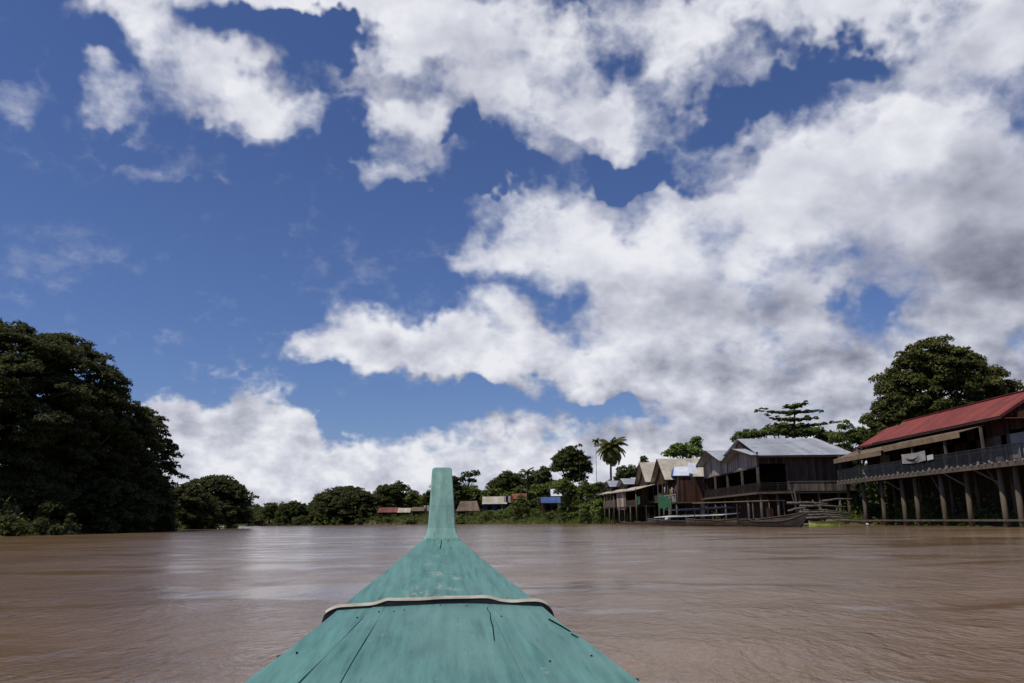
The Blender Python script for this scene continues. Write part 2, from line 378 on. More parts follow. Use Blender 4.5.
ground = bpy.data.objects.new('ground', me); COL.objects.link(ground); ground['kind'] = 'structure'

# water: muddy brown, long low swell in the mesh and ripples in the shader
def fan(near, far, g, g2=1.06, mid=70):
    out = [near]
    while out[-1] < far: out.append(out[-1] * (g if out[-1] < mid else g2) + .015)
    return np.array(out)
def water_mesh():
    fx = fan(.10, 2500, 1.02); a = np.concatenate([-fx[::-1], [0], fx])
    b = np.concatenate([-fan(.3, 600, 1.1)[::-1], [0], fan(.10, 3200, 1.010)])
    X, Y = np.meshgrid(a, b); r = np.hypot(X, Y)
    Z = np.zeros_like(X); rg = np.random.default_rng(5)
    for lam, amp in ((9, .012), (6.3, .010), (4.1, .009), (2.7, .007), (1.8, .006), (1.15, .004), (.8, .003)):
        for k in range(5):
            th = rg.uniform(-1.5, 1.5) + math.pi / 2; ph = rg.uniform(0, 6.28); l = lam * rg.uniform(.85, 1.15)
            fade = np.clip(1.6 - r * .014 / (l * .25), 0, 1)
            Z += amp * .5 * np.sin((X * math.cos(th) + Y * math.sin(th)) * 2 * math.pi / l + ph + 1.3 * np.sin(X * .21 + k) + .9 * np.sin(Y * .17 + X * .06 + lam)) * fade
    n = len(a); m = len(b)
    J, I = np.meshgrid(np.arange(m - 1), np.arange(n - 1), indexing='ij'); q = (J * n + I).ravel()
    f = np.stack([q, q + 1, q + n + 1, q + n], 1).astype(np.int32); me = bpy.data.meshes.new('water')
    me.vertices.add(n * m); me.vertices.foreach_set('co', np.stack([X.ravel(), Y.ravel(), Z.ravel()], 1).astype(np.float32).ravel())
    me.loops.add(f.size); me.loops.foreach_set('vertex_index', f.ravel()); me.polygons.add(len(f)); me.polygons.foreach_set('loop_start', np.arange(0, f.size, 4, dtype=np.int32)); me.update(calc_edges=True)
    me.polygons.foreach_set('use_smooth', [True] * len(me.polygons)); return me
def water_mat():
    m = bpy.data.materials.new('muddy_water'); m.use_nodes = True; t = m.node_tree; b = t.nodes['Principled BSDF']
    lk = t.links.new
    g = t.nodes.new('ShaderNodeTexCoord')
    def nz(scale, det, st=(1, 1, 1), rough=.55, dist=0):
        mp = t.nodes.new('ShaderNodeMapping'); mp.inputs['Scale'].default_value = st; lk(g.outputs['Object'], mp.inputs[0])
        n = t.nodes.new('ShaderNodeTexNoise'); n.inputs['Scale'].default_value = scale; n.inputs['Detail'].default_value = det; n.inputs['Roughness'].default_value = rough; n.inputs['Distortion'].default_value = dist
        lk(mp.outputs[0], n.inputs['Vector']); return n.outputs[0]
    def mr(v, a, b2, c, d):
        n = t.nodes.new('ShaderNodeMapRange'); n.interpolation_type = 'SMOOTHSTEP'; lk(v, n.inputs[0])
        for i, x in enumerate((a, b2, c, d)): n.inputs[1 + i].default_value = x
        return n.outputs[0]
    silt = nz(.05, 4, (1, 1.6, 1), .5, 1.0)
    r = t.nodes.new('ShaderNodeValToRGB'); lk(silt, r.inputs[0])
    r.color_ramp.elements[0].position = .35; r.color_ramp.elements[0].color = (.155, .096, .048, 1)
    r.color_ramp.elements[1].position = .68; r.color_ramp.elements[1].color = (.245, .160, .088, 1)
    lk(r.outputs[0], b.inputs['Base Color'])
    b.inputs['IOR'].default_value = 1.33; b.inputs['Specular IOR Level'].default_value = .5
    lane = nz(.26, 3, (.30, 1.7, 1), .5, .5)      # long bands of ruffled and slick water
    lk(mr(lane, .38, .60, .11, .14), b.inputs['Roughness'])
    w1 = nz(1.1, 3, (1.25, .8, 1), .5, .3); w2 = nz(3.6, 4, (1.4, .75, 1), .55, .5); w3 = nz(13.0, 4, (1.3, .8, 1), .6, .3)
    prev = None
    for h, dist, lo, hi in ((w1, .07, .35, .8), (w2, .055, .35, 1.0), (w3, .024, .4, 1.0)):
        bp = t.nodes.new('ShaderNodeBump'); lk(h, bp.inputs['Height']); bp.inputs['Distance'].default_value = dist; lk(mr(lane, .40, .50, lo * .45, hi * .8), bp.inputs['Strength'])
        if prev: lk(prev, bp.inputs['Normal'])
        prev = bp.outputs[0]
    lk(prev, b.inputs['Normal'])
    return m
me = water_mesh(); me.materials.append(water_mat())
water = bpy.data.objects.new('water', me); COL.objects.link(water); water['kind'] = 'structure'

# ---------------------------------------------------------------- the boat we sit in (local +Y is its bow)
YAW = R(5.1)
boat = thing('longtail_boat', 'teal painted wooden boat whose foredeck and upright prow fill the foreground', 'boat', (0, 0, 0)); boat.rotation_euler = (0, 0, YAW)
def teal(name, c1, c2, wear=.60, amount=.8, seed=0.0, streak=(9, .7, 1)):
    m = bpy.data.materials.new(name); m.use_nodes = True; t = m.node_tree; b = t.nodes['Principled BSDF']; lk = t.links.new
    g = t.nodes.new('ShaderNodeTexCoord')
    def nz(scale, det, st=(1, 1, 1), rough=.6):
        mp = t.nodes.new('ShaderNodeMapping'); mp.inputs['Scale'].default_value = st; mp.inputs['Location'].default_value = (seed, seed, 0); lk(g.outputs['Object'], mp.inputs[0])
        n = t.nodes.new('ShaderNodeTexNoise'); n.inputs['Scale'].default_value = scale; n.inputs['Detail'].default_value = det; n.inputs['Roughness'].default_value = rough
        lk(mp.outputs[0], n.inputs['Vector']); return n.outputs[0]
    def ramp(v, *st):
        r = t.nodes.new('ShaderNodeValToRGB'); lk(v, r.inputs[0]); e = r.color_ramp.elements
        while len(e) < len(st): e.new(.5)
        for k, (p, c) in enumerate(st): e[k].position = p; e[k].color = (*c, 1)
        return r.outputs[0]
    def mix(f, a, c):
        n = t.nodes.new('ShaderNodeMix'); n.data_type = 'RGBA'; lk(f, n.inputs[0]); lk(a, n.inputs[6])
        if isinstance(c, tuple): n.inputs[7].default_value = (*c, 1)
        else: lk(c, n.inputs[7])
        return n.outputs[2]
    grain = nz(3.0, 8, streak, .65)
    col = ramp(grain, (.32, tuple(x * .86 for x in c2)), (.5, c1), (.68, tuple(x * 1.28 for x in c1)))
    k = lambda x: (x, x, x)
    col = mix(ramp(nz(2.2, 6, (1, .5, 1)), (.45, k(0)), (.7, k(.55))), col, (.15, .27, .245))     # faded chalky areas
    col = mix(ramp(nz(7, 10, (1.6, .6, 1), .78), (wear, k(0)), (wear + .06, k(amount))), col, (.33, .38, .31))  # scuffs to old pale coat
    col = mix(ramp(nz(38, 6, (1, 1, 1), .7), (.66, k(0)), (.70, k(.75))), col, (.42, .40, .33))   # specks
    col = mix(ramp(nz(16, 8, (4, .5, 1), .8), (.60, k(0)), (.66, k(.7))), col, (.03, .075, .065))
    col = mix(ramp(nz(1.6, 5, (1.5, .8, 1), .6), (.55, k(0)), (.72, k(.45))), col, (.045, .115, .105))   # dirt in the grain
    lk(col, b.inputs['Base Color'])
    b.inputs['Roughness'].default_value = .55; b.inputs['Specular IOR Level'].default_value = .35
    bp = t.nodes.new('ShaderNodeBump'); bp.inputs['Strength'].default_value = .35; bp.inputs['Distance'].default_value = .006
    lk(nz(9, 8, (5, .5, 1), .7), bp.inputs['Height']); lk(bp.outputs[0], b.inputs['Normal'])
    return m
T_A = (.088, .218, .194); T_B = (.060, .172, .152)
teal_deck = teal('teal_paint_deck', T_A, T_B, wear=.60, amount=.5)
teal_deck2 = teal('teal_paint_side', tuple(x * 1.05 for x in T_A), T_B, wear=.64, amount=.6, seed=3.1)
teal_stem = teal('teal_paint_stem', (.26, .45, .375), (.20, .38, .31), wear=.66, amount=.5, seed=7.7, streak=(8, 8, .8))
wood_edge = mat('worn_wood', (.42, .34, .2), .8, .2, vscale=12)
black_rub = mat('black_rubber', (.014, .014, .02), .6, .3, var=(.03, .03, .03), vscale=15)
cream_rub = mat('cream_rubber', (.48, .46, .38), .6, .3, var=(.30, .27, .19), vscale=14)
nail_m = mat('rusty_nail', (.012, .010, .010), .7, .3)
crack_m = mat('open_seam', (.006, .012, .012), .9, .0)

# deck edge stations in boat coordinates: y, half width, z
ST = []
for (row, y, xr) in ((760, 1.75, 745), (720, 2.05, 690), (683, 2.43, 641), (660, 2.72, 611), (640, 3.02, 584), (622, 3.36, 560), (606, 3.8, 541), (588, 4.28, 519), (570, 4.9, 496), (556, 5.38, 479), (546, 5.78, 467), (538, 6.18, 457)):
    cy = math.cos(YAW)
    p = P(xr, row, y); q = P(442, row, y * cy)
    # intersect the view ray of that edge pixel with the station plane of the boat
    inv = Matrix.Rotation(-YAW, 3, 'Z'); r = inv @ ray(xr, row); s = y / r.y
    w = inv @ CAMP + r * s; zc = w.z
    ST.append((y, abs(w.x), zc))
ST = [(y, hw, z) for (y, hw, z) in ST]
YS = np.array([s[0] for s in ST]); HW = np.array([s[1] for s in ST]); ZS = np.array([s[2] for s in ST])
def station(y): return float(np.interp(y, YS, HW)), float(np.interp(y, YS, ZS))
CROWN = .018
def deck_pt(u, y, lift=0.0):
    hw, z = station(y)
    return Vector((u * hw, y, z + CROWN * (1 - abs(u) ** 1.6) * min(1, hw / .3) + lift))
def plank(u0, u1, y0, y1, gap, lift=0.0, name='deck_plank', m=None, th=.022, u0e=None, u1e=None, label=None, gapf=0.0):
    """one board of the deck, following the sheer; u is the share of the half width"""
    mb = MB(); n = max(2, int((y1 - y0) / .12)); k = 4
    top = []
    for i in range(n + 1):
        t_ = i / n; y = y0 + (y1 - y0) * t_; hw, _ = station(y)
        a = u0 + ((u0e if u0e is not None else u0) - u0) * t_; b = u1 + ((u1e if u1e is not None else u1) - u1) * t_
        g = (gap + gapf * (1 - t_)) / max(hw, .05) / 2; a += g if a > -.99 else 0; b -= g if b < .99 else 0
        w = .0015 * math.sin(y * 7 + u0 * 9)
        top.append([deck_pt(a + (b - a) * j / k, y, lift + w) for j in range(k + 1)])
    vs = []; 
    for row in top: vs += row
    for row in top: vs += [p - Vector((0, 0, th)) for p in row]
    m1 = k + 1; tot = (n + 1) * m1; fs = []
    for i in range(n):
        for j in range(k):
            fs.append((i * m1 + j, i * m1 + j + 1, (i + 1) * m1 + j + 1, (i + 1) * m1 + j))
            fs.append((tot + i * m1 + j, tot + (i + 1) * m1 + j, tot + (i + 1) * m1 + j + 1, tot + i * m1 + j + 1))
        fs.append((i * m1, (i + 1) * m1, tot + (i + 1) * m1, tot + i * m1)); fs.append((i * m1 + k, tot + i * m1 + k, tot + (i + 1) * m1 + k, (i + 1) * m1 + k))
    for j in range(k):
        fs.append((j, tot + j, tot + j + 1, j + 1)); a = n * m1 + j; fs.append((a, a + 1, tot + a + 1, tot + a))
    mb.add(vs, fs)
    return put(mb, name, m or teal_deck, boat, bevel=.0014, label=label)
YT = 3.83     # where the rubber strip crosses
plank(-1, -.73, 1.8, YT, .0006, .002, u1e=-.66, m=teal_deck2)
plank(-.73, -.455, 1.8, YT, .0006, .003, u0e=-.66, u1e=-.54, gapf=.014)
plank(-.455, .39, 1.8, YT, .0008, .004, u0e=-.54, u1e=.47)
plank(.39, .73, 1.8, YT, .0008, .004, u0e=.47, u1e=.49)
plank(.73, 1, 1.8, YT, .0014, .002, u0e=.49, m=teal_deck2)
plank(-1, -.48, YT, 6.16, .0015, 0, u1e=-.25, m=teal_deck2)
plank(.48, 1, YT, 6.16, .0015, 0, u0e=.25, m=teal_deck2)
plank(-.48, .48, YT, 6.1, .0015, .006, u0e=-.25, u1e=.25, m=teal('teal_paint_fore', T_A, T_B, wear=.545, amount=.6, seed=1.7))
# cracks and scars cut in the boards (thin dark slivers lying in them)
def crack(pts, w):
    mb = MB(); vs = []
    for i, (u, y) in enumerate(pts):
        ww = w * (.35 + .65 * math.sin(math.pi * (i + .6) / (len(pts) + .2))); p = deck_pt(u, y, .0060)
        vs += [p + Vector((-ww / 2, 0, 0)), p + Vector((ww / 2, 0, 0)), p + Vector((ww / 2, 0, -.006)), p + Vector((-ww / 2, 0, -.006))]
    n = len(pts)
    fs = [(i * 4 + a, i * 4 + (a + 1) % 4, (i + 1) * 4 + (a + 1) % 4, (i + 1) * 4 + a) for i in range(n - 1) for a in range(4)]
    put(mb.add(vs, fs), 'crack', crack_m, boat)
crack([(.448, 3.68), (.430, 3.6), (.438, 3.5), (.415, 3.35), (.40, 3.2), (.375, 3.05), (.36, 2.95)], .0035)
crack([(.0, 6.05), (.02, 5.9), (.0, 5.72), (-.03, 5.5), (-.04, 5.25)], .006)
crack([(.92, 3.4), (.95, 3.28), (.97, 3.15)], .0035); crack([(.95, 3.10), (.97, 3.04)], .003)
for (u, y) in ((-.72, 3.50), (-.56, 3.62), (-.42, 3.60), (.0, 3.72), (-.16, 5.35), (.12, 5.5), (.3, 5.6), (-.35, 6.0), (.34, 5.98), (-.2, 6.04), (.2, 6.02), (.52, 3.42), (-.9, 2.9), (.9, 2.75), (.62, 2.66), (.25, 3.7), (-.33, 3.62)):
    p = deck_pt(u, y, .0045); put(MB().tube([p - Vector((0, 0, .004)), p + Vector((0, 0, .003))], .0038, 8), 'nail', nail_m, boat)
for s, y in ((-1, 2.92), (1, 2.5)):
    p = deck_pt(s, y, -.012); put(MB().tube([p, p + Vector((s * .016, 0, 0))], .008, 8), 'bolt', black_rub, boat)

# hull: sides with flare down to the chine and bottom, open aft of the deck
hull_m = teal('teal_paint_hull', T_A, T_B, wear=.58, seed=5.2)
hs = [(-5.0, .50, .50), (-3.5, .56, .46), (-1.5, .60, .45), (0, .61, .46), (1.0, .61, .48)] + [(y, hw, z - .012) for (y, hw, z) in ST if y > 1.7]
rows = []
for (y, hw, z) in hs:
    kz = -.18 + max(0, y - 3.2) * .13; kz = min(kz, z - .12); bw = hw * .72
    rows.append([(-hw, y, z), (-hw * .97, y, z - .08), (-bw, y, kz + .05), (-bw * .6, y, kz), (bw * .6, y, kz), (bw, y, kz + .05), (hw * .97, y, z - .08), (hw, y, z)])
mb = MB(); vs = [v for r in rows for v in r]; fs = []
for i in range(len(rows) - 1):
    for j in range(7): fs.append((i * 8 + j, (i + 1) * 8 + j, (i + 1) * 8 + j + 1, i * 8 + j + 1))
fs.append(tuple(range(8))); fs.append(tuple(range((len(rows) - 1) * 8, len(rows) * 8))[::-1])
hull = put(mb.add(vs, fs), 'hull', hull_m, boat)
sol = hull.modifiers.new('thick', 'SOLIDIFY'); sol.thickness = .02; sol.offset = -1
for s in (-1, 1):
    mb = MB(); pts = [Vector((s * (hw - .012), y, z + .004)) for (y, hw, z) in hs[:6]]
    for a, b in zip(pts, pts[1:]): mb.beam(a, b, .045, .03)
    put(mb, 'gunwale', teal_deck2, boat)
put(MB().box((-.56, -1.2, .20), (.56, -.85, .225)), 'bench', wood_edge, boat)
put(MB().box((-.58, 1.70, .12), (.58, 1.725, .5)), 'bulkhead', teal_deck, boat)

# prow post: broad upright board at the bow, leaning a little forward
def loc_at(px, py, y):
    inv = Matrix.Rotation(-YAW, 3, 'Z'); r = inv @ ray(px, py); return CAMP + r * (y / r.y)
bl, br = loc_at(426.5, 538.5, 6.12), loc_at(456.5, 538.5, 6.12)
ml, mr_ = loc_at(429.3, 505, 6.19), loc_at(454, 505, 6.19)
tl_, tr_ = loc_at(432.5, 467.5, 6.27), loc_at(451.5, 467.5, 6.27)
th = Vector((0, .06, .0)); dn = Vector((0, -.04, -.35))
mb = MB(); lv = [bl + dn, br + dn, br, bl, mr_, ml, tr_, tl_]
def pr(row, xl, xr, y): return (loc_at(xl, row, y), loc_at(xr, row, y))
F = [pr(540, 423.0, 460.5, 6.125), pr(537.5, 424.6, 459.0, 6.13), pr(534, 426.6, 456.6, 6.14), pr(528, 428.0, 455.2, 6.155), pr(505, 429.6, 454.2, 6.19), pr(472, 431.9, 452.0, 6.262), pr(468.7, 432.4, 451.6, 6.268), pr(467.3, 434.0, 450.0, 6.27)]
vs = []
for a, b in F: vs += [a, b, b + th, a + th]
fs = [(i * 4 + k, i * 4 + (k + 1) % 4, (i + 1) * 4 + (k + 1) % 4, (i + 1) * 4 + k) for i in range(len(F) - 1) for k in range(4)] + [(0, 3, 2, 1), tuple(range((len(F) - 1) * 4, len(F) * 4))]
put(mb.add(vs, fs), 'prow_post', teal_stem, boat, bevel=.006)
put(MB().hexa([bl + dn, br + dn, br + dn + th, bl + dn + th], [F[0][0], F[0][1], F[0][1] + th, F[0][0] + th]), 'stem', hull_m, boat)
# bow end of the hull under the prow post
hw, z = station(6.1)

# rubber strip over the deck: black side band under a cream cap, both ends turned down over the edges
def strip_line():
    pts = []
    prof = [(-1.165, -.090), (-1.15, -.04), (-1.11, -.004), (-1.0, .018), (-.85, .020), (-.68, .020), (-.60, .026), (-.52, .036), (-.44, .038), (-.2, .034), (0, .036), (.25, .037), (.42, .040), (.50, .034), (.60, .024), (.72, .022), (.84, .028), (.97, .028), (1.06, .012), (1.12, -.02), (1.15, -.08)]
    for u, dz in prof:
        uu = max(-1, min(1, u)); p = deck_pt(uu, 3.80, 0)
        pts.append(Vector((u * station(3.8)[0], 3.80 + .012 * math.sin(u * 5), p.z + dz + (-.006 if abs(u) < .45 else -.002 if abs(u) < .96 else 0))))
    out = []
    for i in range(len(pts) - 1):
        for k in range(4):
            t_ = k / 4; p0, p1, p2, p3 = pts[max(i - 1, 0)], pts[i], pts[i + 1], pts[min(i + 2, len(pts) - 1)]
            out.append(.5 * ((2 * p1) + (p2 - p0) * t_ + (2 * p0 - 5 * p1 + 4 * p2 - p3) * t_ ** 2 + (3 * p1 - p0 - 3 * p2 + p3) * t_ ** 3))
    return out + [pts[-1]]
sl = strip_line()
def ribbon(line, prof):
    """sweep a closed (y, n) profile along a line lying in an X-Z plane"""
    mb = MB(); vs = []; k = len(prof); n = len(line)
    for i, p in enumerate(line):
        d = (line[min(i + 1, n - 1)] - line[max(i - 1, 0)]).normalized(); nn = Vector((-d.z, 0, d.x))
        vs += [p + Vector((0, a, 0)) + nn * b for a, b in prof]
    fs = [(i * k + a, i * k + (a + 1) % k, (i + 1) * k + (a + 1) % k, (i + 1) * k + a) for i in range(n - 1) for a in range(k)] + [tuple(range(k))[::-1], tuple(range((n - 1) * k, n * k))]
    return mb.add(vs, fs)
put(ribbon(sl, [(-.030, -.046), (.018, -.046), (.018, -.006), (-.030, -.006)]), 'rubber_strip', black_rub, boat, smooth=False)
put(ribbon(sl[8:-8], [(-.032, -.006), (.02, -.006), (.02, .001), (.0, .004), (-.026, .000)]), 'strip_cap', cream_rub, boat)
for u in (-.62, -.25, .05, .4, .66):
    i = min(range(len(sl)), key=lambda k: abs(sl[k].x - u * station(3.8)[0])); p = sl[i] + Vector((0, .01, .010))
    put(MB().tube([p, p + Vector((0, 0, .005))], .006, 6), 'strip_nail', wood_edge, boat)


# ---------------------------------------------------------------- vegetation
LM = {
 'rain': leaf_mat('leaf_raintree', (.058, .066, .024), (.105, .115, .040), .42),
 'dark': leaf_mat('leaf_dark', (.050, .062, .020), (.10, .12, .034), .42),
 'mid': leaf_mat('leaf_mid', (.080, .108, .028), (.16, .195, .050), .4),
 'lite': leaf_mat('leaf_light', (.10, .155, .034), (.21, .27, .07), .45),
 'mango': leaf_mat('leaf_mango', (.042, .052, .016), (.135, .140, .036), .25),
 'palm': leaf_mat('leaf_palm', (.06, .08, .02), (.17, .18, .045), .35),
}
bark = mat('bark', (.11, .09, .07), .95, .1, var=(.05, .04, .03), vscale=4, bump=.5, bscale=8, stretch=(1, 1, .3))
def quads(name, m, c, t, b, root):
    """many small leaf faces as one mesh: centre c, half axes t and b (n x 3)"""
    n = len(c); off = np.array(world_loc(root))
    v = np.stack([c - t, c - b * .9 + t * .1, c + t, c + b * .9 + t * .1], 1).reshape(-1, 3) - off
    me = bpy.data.meshes.new(name)
    me.vertices.add(4 * n); me.vertices.foreach_set('co', v.astype(np.float32).ravel())
    me.loops.add(4 * n); me.loops.foreach_set('vertex_index', np.arange(4 * n, dtype=np.int32))
    me.polygons.add(n); me.polygons.foreach_set('loop_start', np.arange(0, 4 * n, 4, dtype=np.int32))
    me.update(); me.validate(); me.materials.append(m)
    o = bpy.data.objects.new(name, me); COL.objects.link(o); o.parent = root; return o
def unit(a): return a / np.maximum(np.linalg.norm(a, axis=1, keepdims=True), 1e-6)
def leaves_for(centers, radii, counts, size, flat=1.0, up=.6, rg=RNG):
    C_, T_, B_ = [], [], []
    for c, r, n in zip(centers, radii, counts):
        d = unit(rg.normal(size=(n, 3))); d[:, 2] = np.where(d[:, 2] < -.25, -d[:, 2] * .6, d[:, 2]); rad = rg.uniform(.35, 1.06, (n, 1)) ** .6
        p = c + d * rad * r * np.array([1, 1, flat])
        nn = unit(d * .7 + rg.normal(size=(n, 3)) * .6 + np.array([0, 0, up]))
        t = unit(np.cross(nn, rg.normal(size=(n, 3)))); b = np.cross(nn, t)
        s = size * rg.uniform(.6, 1.35, (n, 1))
        C_.append(p); T_.append(t * s); B_.append(b * s * .62)
    return np.concatenate(C_), np.concatenate(T_), np.concatenate(B_)
def lobe_world(cx, cy, rx, ry, d):
    c = P(cx, cy, d); k = ((c - CAMP) @ (CAMM.to_3x3() @ Vector((0, 0, -1)))) / FPX
    return c, rx * k, ry * k
def tree(name, label, cat, d, lobes, m='dark', leaf=.22, clump=.28, cover=4.5, flat=.75, group=None, trunk=.35, shape='round', base=None, depth=.85, gap=.0, rg=RNG, up=.6):
    """lobes are (px, py, rx, ry[, extra distance]); the crown is clumps of leaves on and in those lobes"""
    L_ = [(*lobe_world(*l[:4], d + (l[4] if len(l) > 4 else 0)), ) for l in lobes]
    mean = sum((l[0] for l in L_), Vector()) / len(L_)
    bx, by = (base if base else (mean.x, d)); bz = max(gz(bx, by), -.4) - .2
    root = thing(name, label, cat, (bx, by, bz), group)
    cs, rs, ns = [], [], []
    for c, rx, rz in L_:
        rc = clump * min(rx, rz * 1.3); rc = max(rc, .35)
        ry_ = rx * depth
        area = 4 * math.pi * ((rx * rz + rx * ry_ + ry_ * rz) / 3)
        n = int(max(6, area / (rc * rc * 1.7) * (1 - gap)))
        for i in range(n):
            zz = 1 - 2 * (i + .5) / n; th = i * 2.39996 + rg.uniform(-.3, .3); q = math.sqrt(max(0, 1 - zz * zz))
            if zz < -.55 and shape != 'full': continue
            k = rg.uniform(.55, .98) if rg.random() < .75 else rg.uniform(.2, .55)
            cs.append(np.array([c.x + rx * k * q * math.cos(th), c.y + ry_ * k * q * math.sin(th), c.z + rz * k * zz])); rr = rc * rg.uniform(.65, 1.25); rs.append(rr)
            ns.append(int(max(8, cover * rr * rr * 4 / (leaf * leaf * 1.24) * .35)))
    c_, t_, b_ = leaves_for(cs, rs, ns, leaf, flat, up, rg)
    keep = c_[:, 2] > bz + .3
    quads('crown', LM[m], c_[keep], t_[keep], b_[keep], root)
    mb = MB(); low = min(l[0].z - l[2] for l in L_); top = Vector((bx, by, max(bz + 1, min(low + .5, bz + (mean.z - bz) * .55))))
    j = (mean - top); pts = [Vector((bx, by, bz)), Vector((bx + trunk * .3, by, bz + (top.z - bz) * .5)), top, top + j * .55]
    mb.tube(pts, [trunk * 1.25, trunk, trunk * .8, trunk * .5], 8)
    order = sorted(range(len(cs)), key=lambda i: -rs[i])[::max(1, len(cs) // 14)][:14]
    for i in order:
        e_ = Vector(cs[i]); s_ = top + j * rg.uniform(0, .4); mid = s_.lerp(e_, .5) + Vector((0, 0, .08 * (e_ - s_).length))
        mb.tube([s_, mid, e_], [trunk * .42, trunk * .25, trunk * .08], 5)
    put(mb, 'trunk', bark, root, smooth=True)
    return root
def raintree(label, d, dome, pads, leaf=.20, cover=4.6, seed=1, base=None, group='giant rain trees on the left bank', m='rain', padr=3.2):
    """broad dome: tiers of flat leafy pads over open, arching limbs. dome = (px, py, rx, ry)"""
    rg = np.random.default_rng(seed)
    c, rx, rz = lobe_world(*dome, d); ry_ = rx * .9; pads = int(pads * 2.9); padr *= .82
    bx, by = base if base else (c.x, c.y); bz = gz(bx, by) - .2
    root = thing('rain_tree', label, 'tree', (bx, by, bz), group)
    cs, rs, ns = [], [], []
    for i in range(pads):
        zz = 1 - 1.75 * (i + .5) / pads; th = i * 2.39996 + rg.uniform(-.25, .25); q = math.sqrt(max(0, 1 - zz * zz))
        k = rg.uniform(.88, 1.0) if i % 4 else rg.uniform(.5, .8)
        p = np.array([c.x + rx * k * q * math.cos(th), c.y + ry_ * k * q * math.sin(th), c.z + rz * k * zz])
        pr = padr * rg.uniform(.6, 1.05)
        # a pad is a ring of small clumps, drooping outwards
        out = np.array([math.cos(th), math.sin(th), 0])
        for _ in range(9):
            o_ = rg.normal(size=2) * pr * .45; dd = o_[0] * out[0] + o_[1] * out[1]
            cc = p + np.array([o_[0], o_[1], -.38 * max(dd, -1) - .12 * abs(dd) + rg.uniform(-.25, .25)]); rr = pr * rg.uniform(.28, .45)
            cs.append(cc); rs.append(rr); ns.append(int(cover * rr * rr / (leaf * leaf * 1.24) * 1.1))
    c_, t_, b_ = leaves_for(cs, rs, ns, leaf, .7, .8, rg)
    keep = c_[:, 2] > bz + .6
    quads('crown', LM[m], c_[keep], t_[keep], b_[keep], root)
    mb = MB(); fork = Vector((bx, by, bz + (c.z - bz) * .35))
    mb.tube([Vector((bx, by, bz)), Vector((bx + .3, by, bz + 1.5)), fork], [1.1, .8, .75], 10)
    for i in range(0, len(cs), 9 * max(1, pads // 26)):
        e_ = Vector(cs[i]); h = fork.lerp(e_, .45) + Vector((0, 0, (e_ - fork).length * .12))
        mb.tube([fork, fork.lerp(h, .5), h, e_], [.42, .34, .22, .06], 6)
    put(mb, 'trunk', bark, root, smooth=True)
    return root
def bush(label, px, py, rx, ry, d, m='mid', leaf=.16, group='shrubs along the water edge', cover=5, name='shrub', cat='shrub', clump=.45, up=.5):
    """a shrub whose middle stands at a view pixel; it grows from the ground with short stems"""
    c, wx, wz = lobe_world(px, py, rx, ry, d); rg = RNG
    bz = gz(c.x, c.y); root = thing(name, label, cat, (c.x, c.y, bz), group)
    cs, rs, ns = [], [], []
    z0, z1 = bz, c.z + wz
    for i in range(int(10 + 8 * wx * max(1, (z1 - z0)) / 3)):
        a = rg.uniform(0, 6.28); k = math.sqrt(rg.uniform(0, 1)); h = rg.uniform(0, 1); env = math.sqrt(max(.12, 1 - h ** 2.2))
        cs.append(np.array([c.x + wx * .85 * k * env * math.cos(a), c.y + wx * .7 * k * env * math.sin(a), z0 + (z1 - z0) * (.08 + .84 * h)]))
        rr = clump * min(wx, 2.2) * rg.uniform(.5, 1.0); rs.append(rr); ns.append(int(max(10, cover * rr * rr / (leaf * leaf) * .8)))
    c_, t_, b_ = leaves_for(cs, rs, ns, leaf, .8, up, rg)
    keep = c_[:, 2] > -.05
    quads('foliage', LM[m], c_[keep], t_[keep], b_[keep], root)
    mb = MB()
    for i in range(5):
        e_ = Vector(cs[i]); mb.tube([Vector((c.x, c.y, bz - .1)), Vector((c.x, c.y, bz)).lerp(e_, .6), e_], [.05, .04, .015], 5)
    put(mb, 'stem', bark, root)
    return root

# left bank, from the frame edge downstream
raintree('giant rain tree cut by the left frame edge, tallest of the left bank', 90, (-38, 422, 118, 107), 95, seed=3, base=(-72, 92), padr=3.6)
raintree('giant rain tree whose dome peaks just inside the left frame edge', 97, (40, 447, 78, 116), 90, seed=4, base=(-54, 98), padr=3.2)
raintree('rain tree forming the shoulder right of the tallest left dome', 104, (97, 468, 50, 86), 64, seed=5, base=(-52, 108), padr=2.9)
raintree('rain tree at the right end of the dark left bank mass', 112, (139, 486, 29, 76), 48, seed=6, base=(-53.5, 115), padr=2.5)
raintree('low spreading rain tree leaning over the water at far left', 87, (4, 497, 54, 24), 56, seed=8, base=(-51, 82), padr=2.8)
raintree('rain tree skirt reaching down to the water below the left shoulder', 97, (90, 503, 54, 24), 44, seed=9, base=(-51, 99), padr=2.5)
raintree('separate round rain tree beyond the left bank mass', 150, (213, 512, 35, 36), 56, leaf=.26, seed=10, base=(-60, 154), padr=3.0)
raintree('small round tree tucked between left mass and the separate round tree', 140, (186, 510, 22, 26), 34, leaf=.26, seed=11, base=(-57, 142), padr=2.6)
bush('olive shrub hanging over the water at far left edge', 10, 524, 20, 8, 76, 'rain')
bush('dark shrub under the left giant trees', 46, 524, 18, 8, 79, 'rain')
bush('pale olive shrub in the middle under the giant trees', 72, 520, 10, 9, 84, 'rain')
bush('shrub with brighter leaves below the left shoulder tree', 105, 517, 14, 12, 92, 'mango')
bush('yellow green shrub standing at the water right of the shoulder', 146, 514, 10, 14, 104, 'mid')
bush('dark shrub at the right foot of the left mass', 168, 516, 13, 11, 112, 'dark')
bush('dark shrub left of the yellow green one', 127, 518, 12, 10, 100, 'dark')
bush('low dark shrub at the foot of the separate round tree', 205, 520, 22, 6, 140, 'dark', leaf=.22)
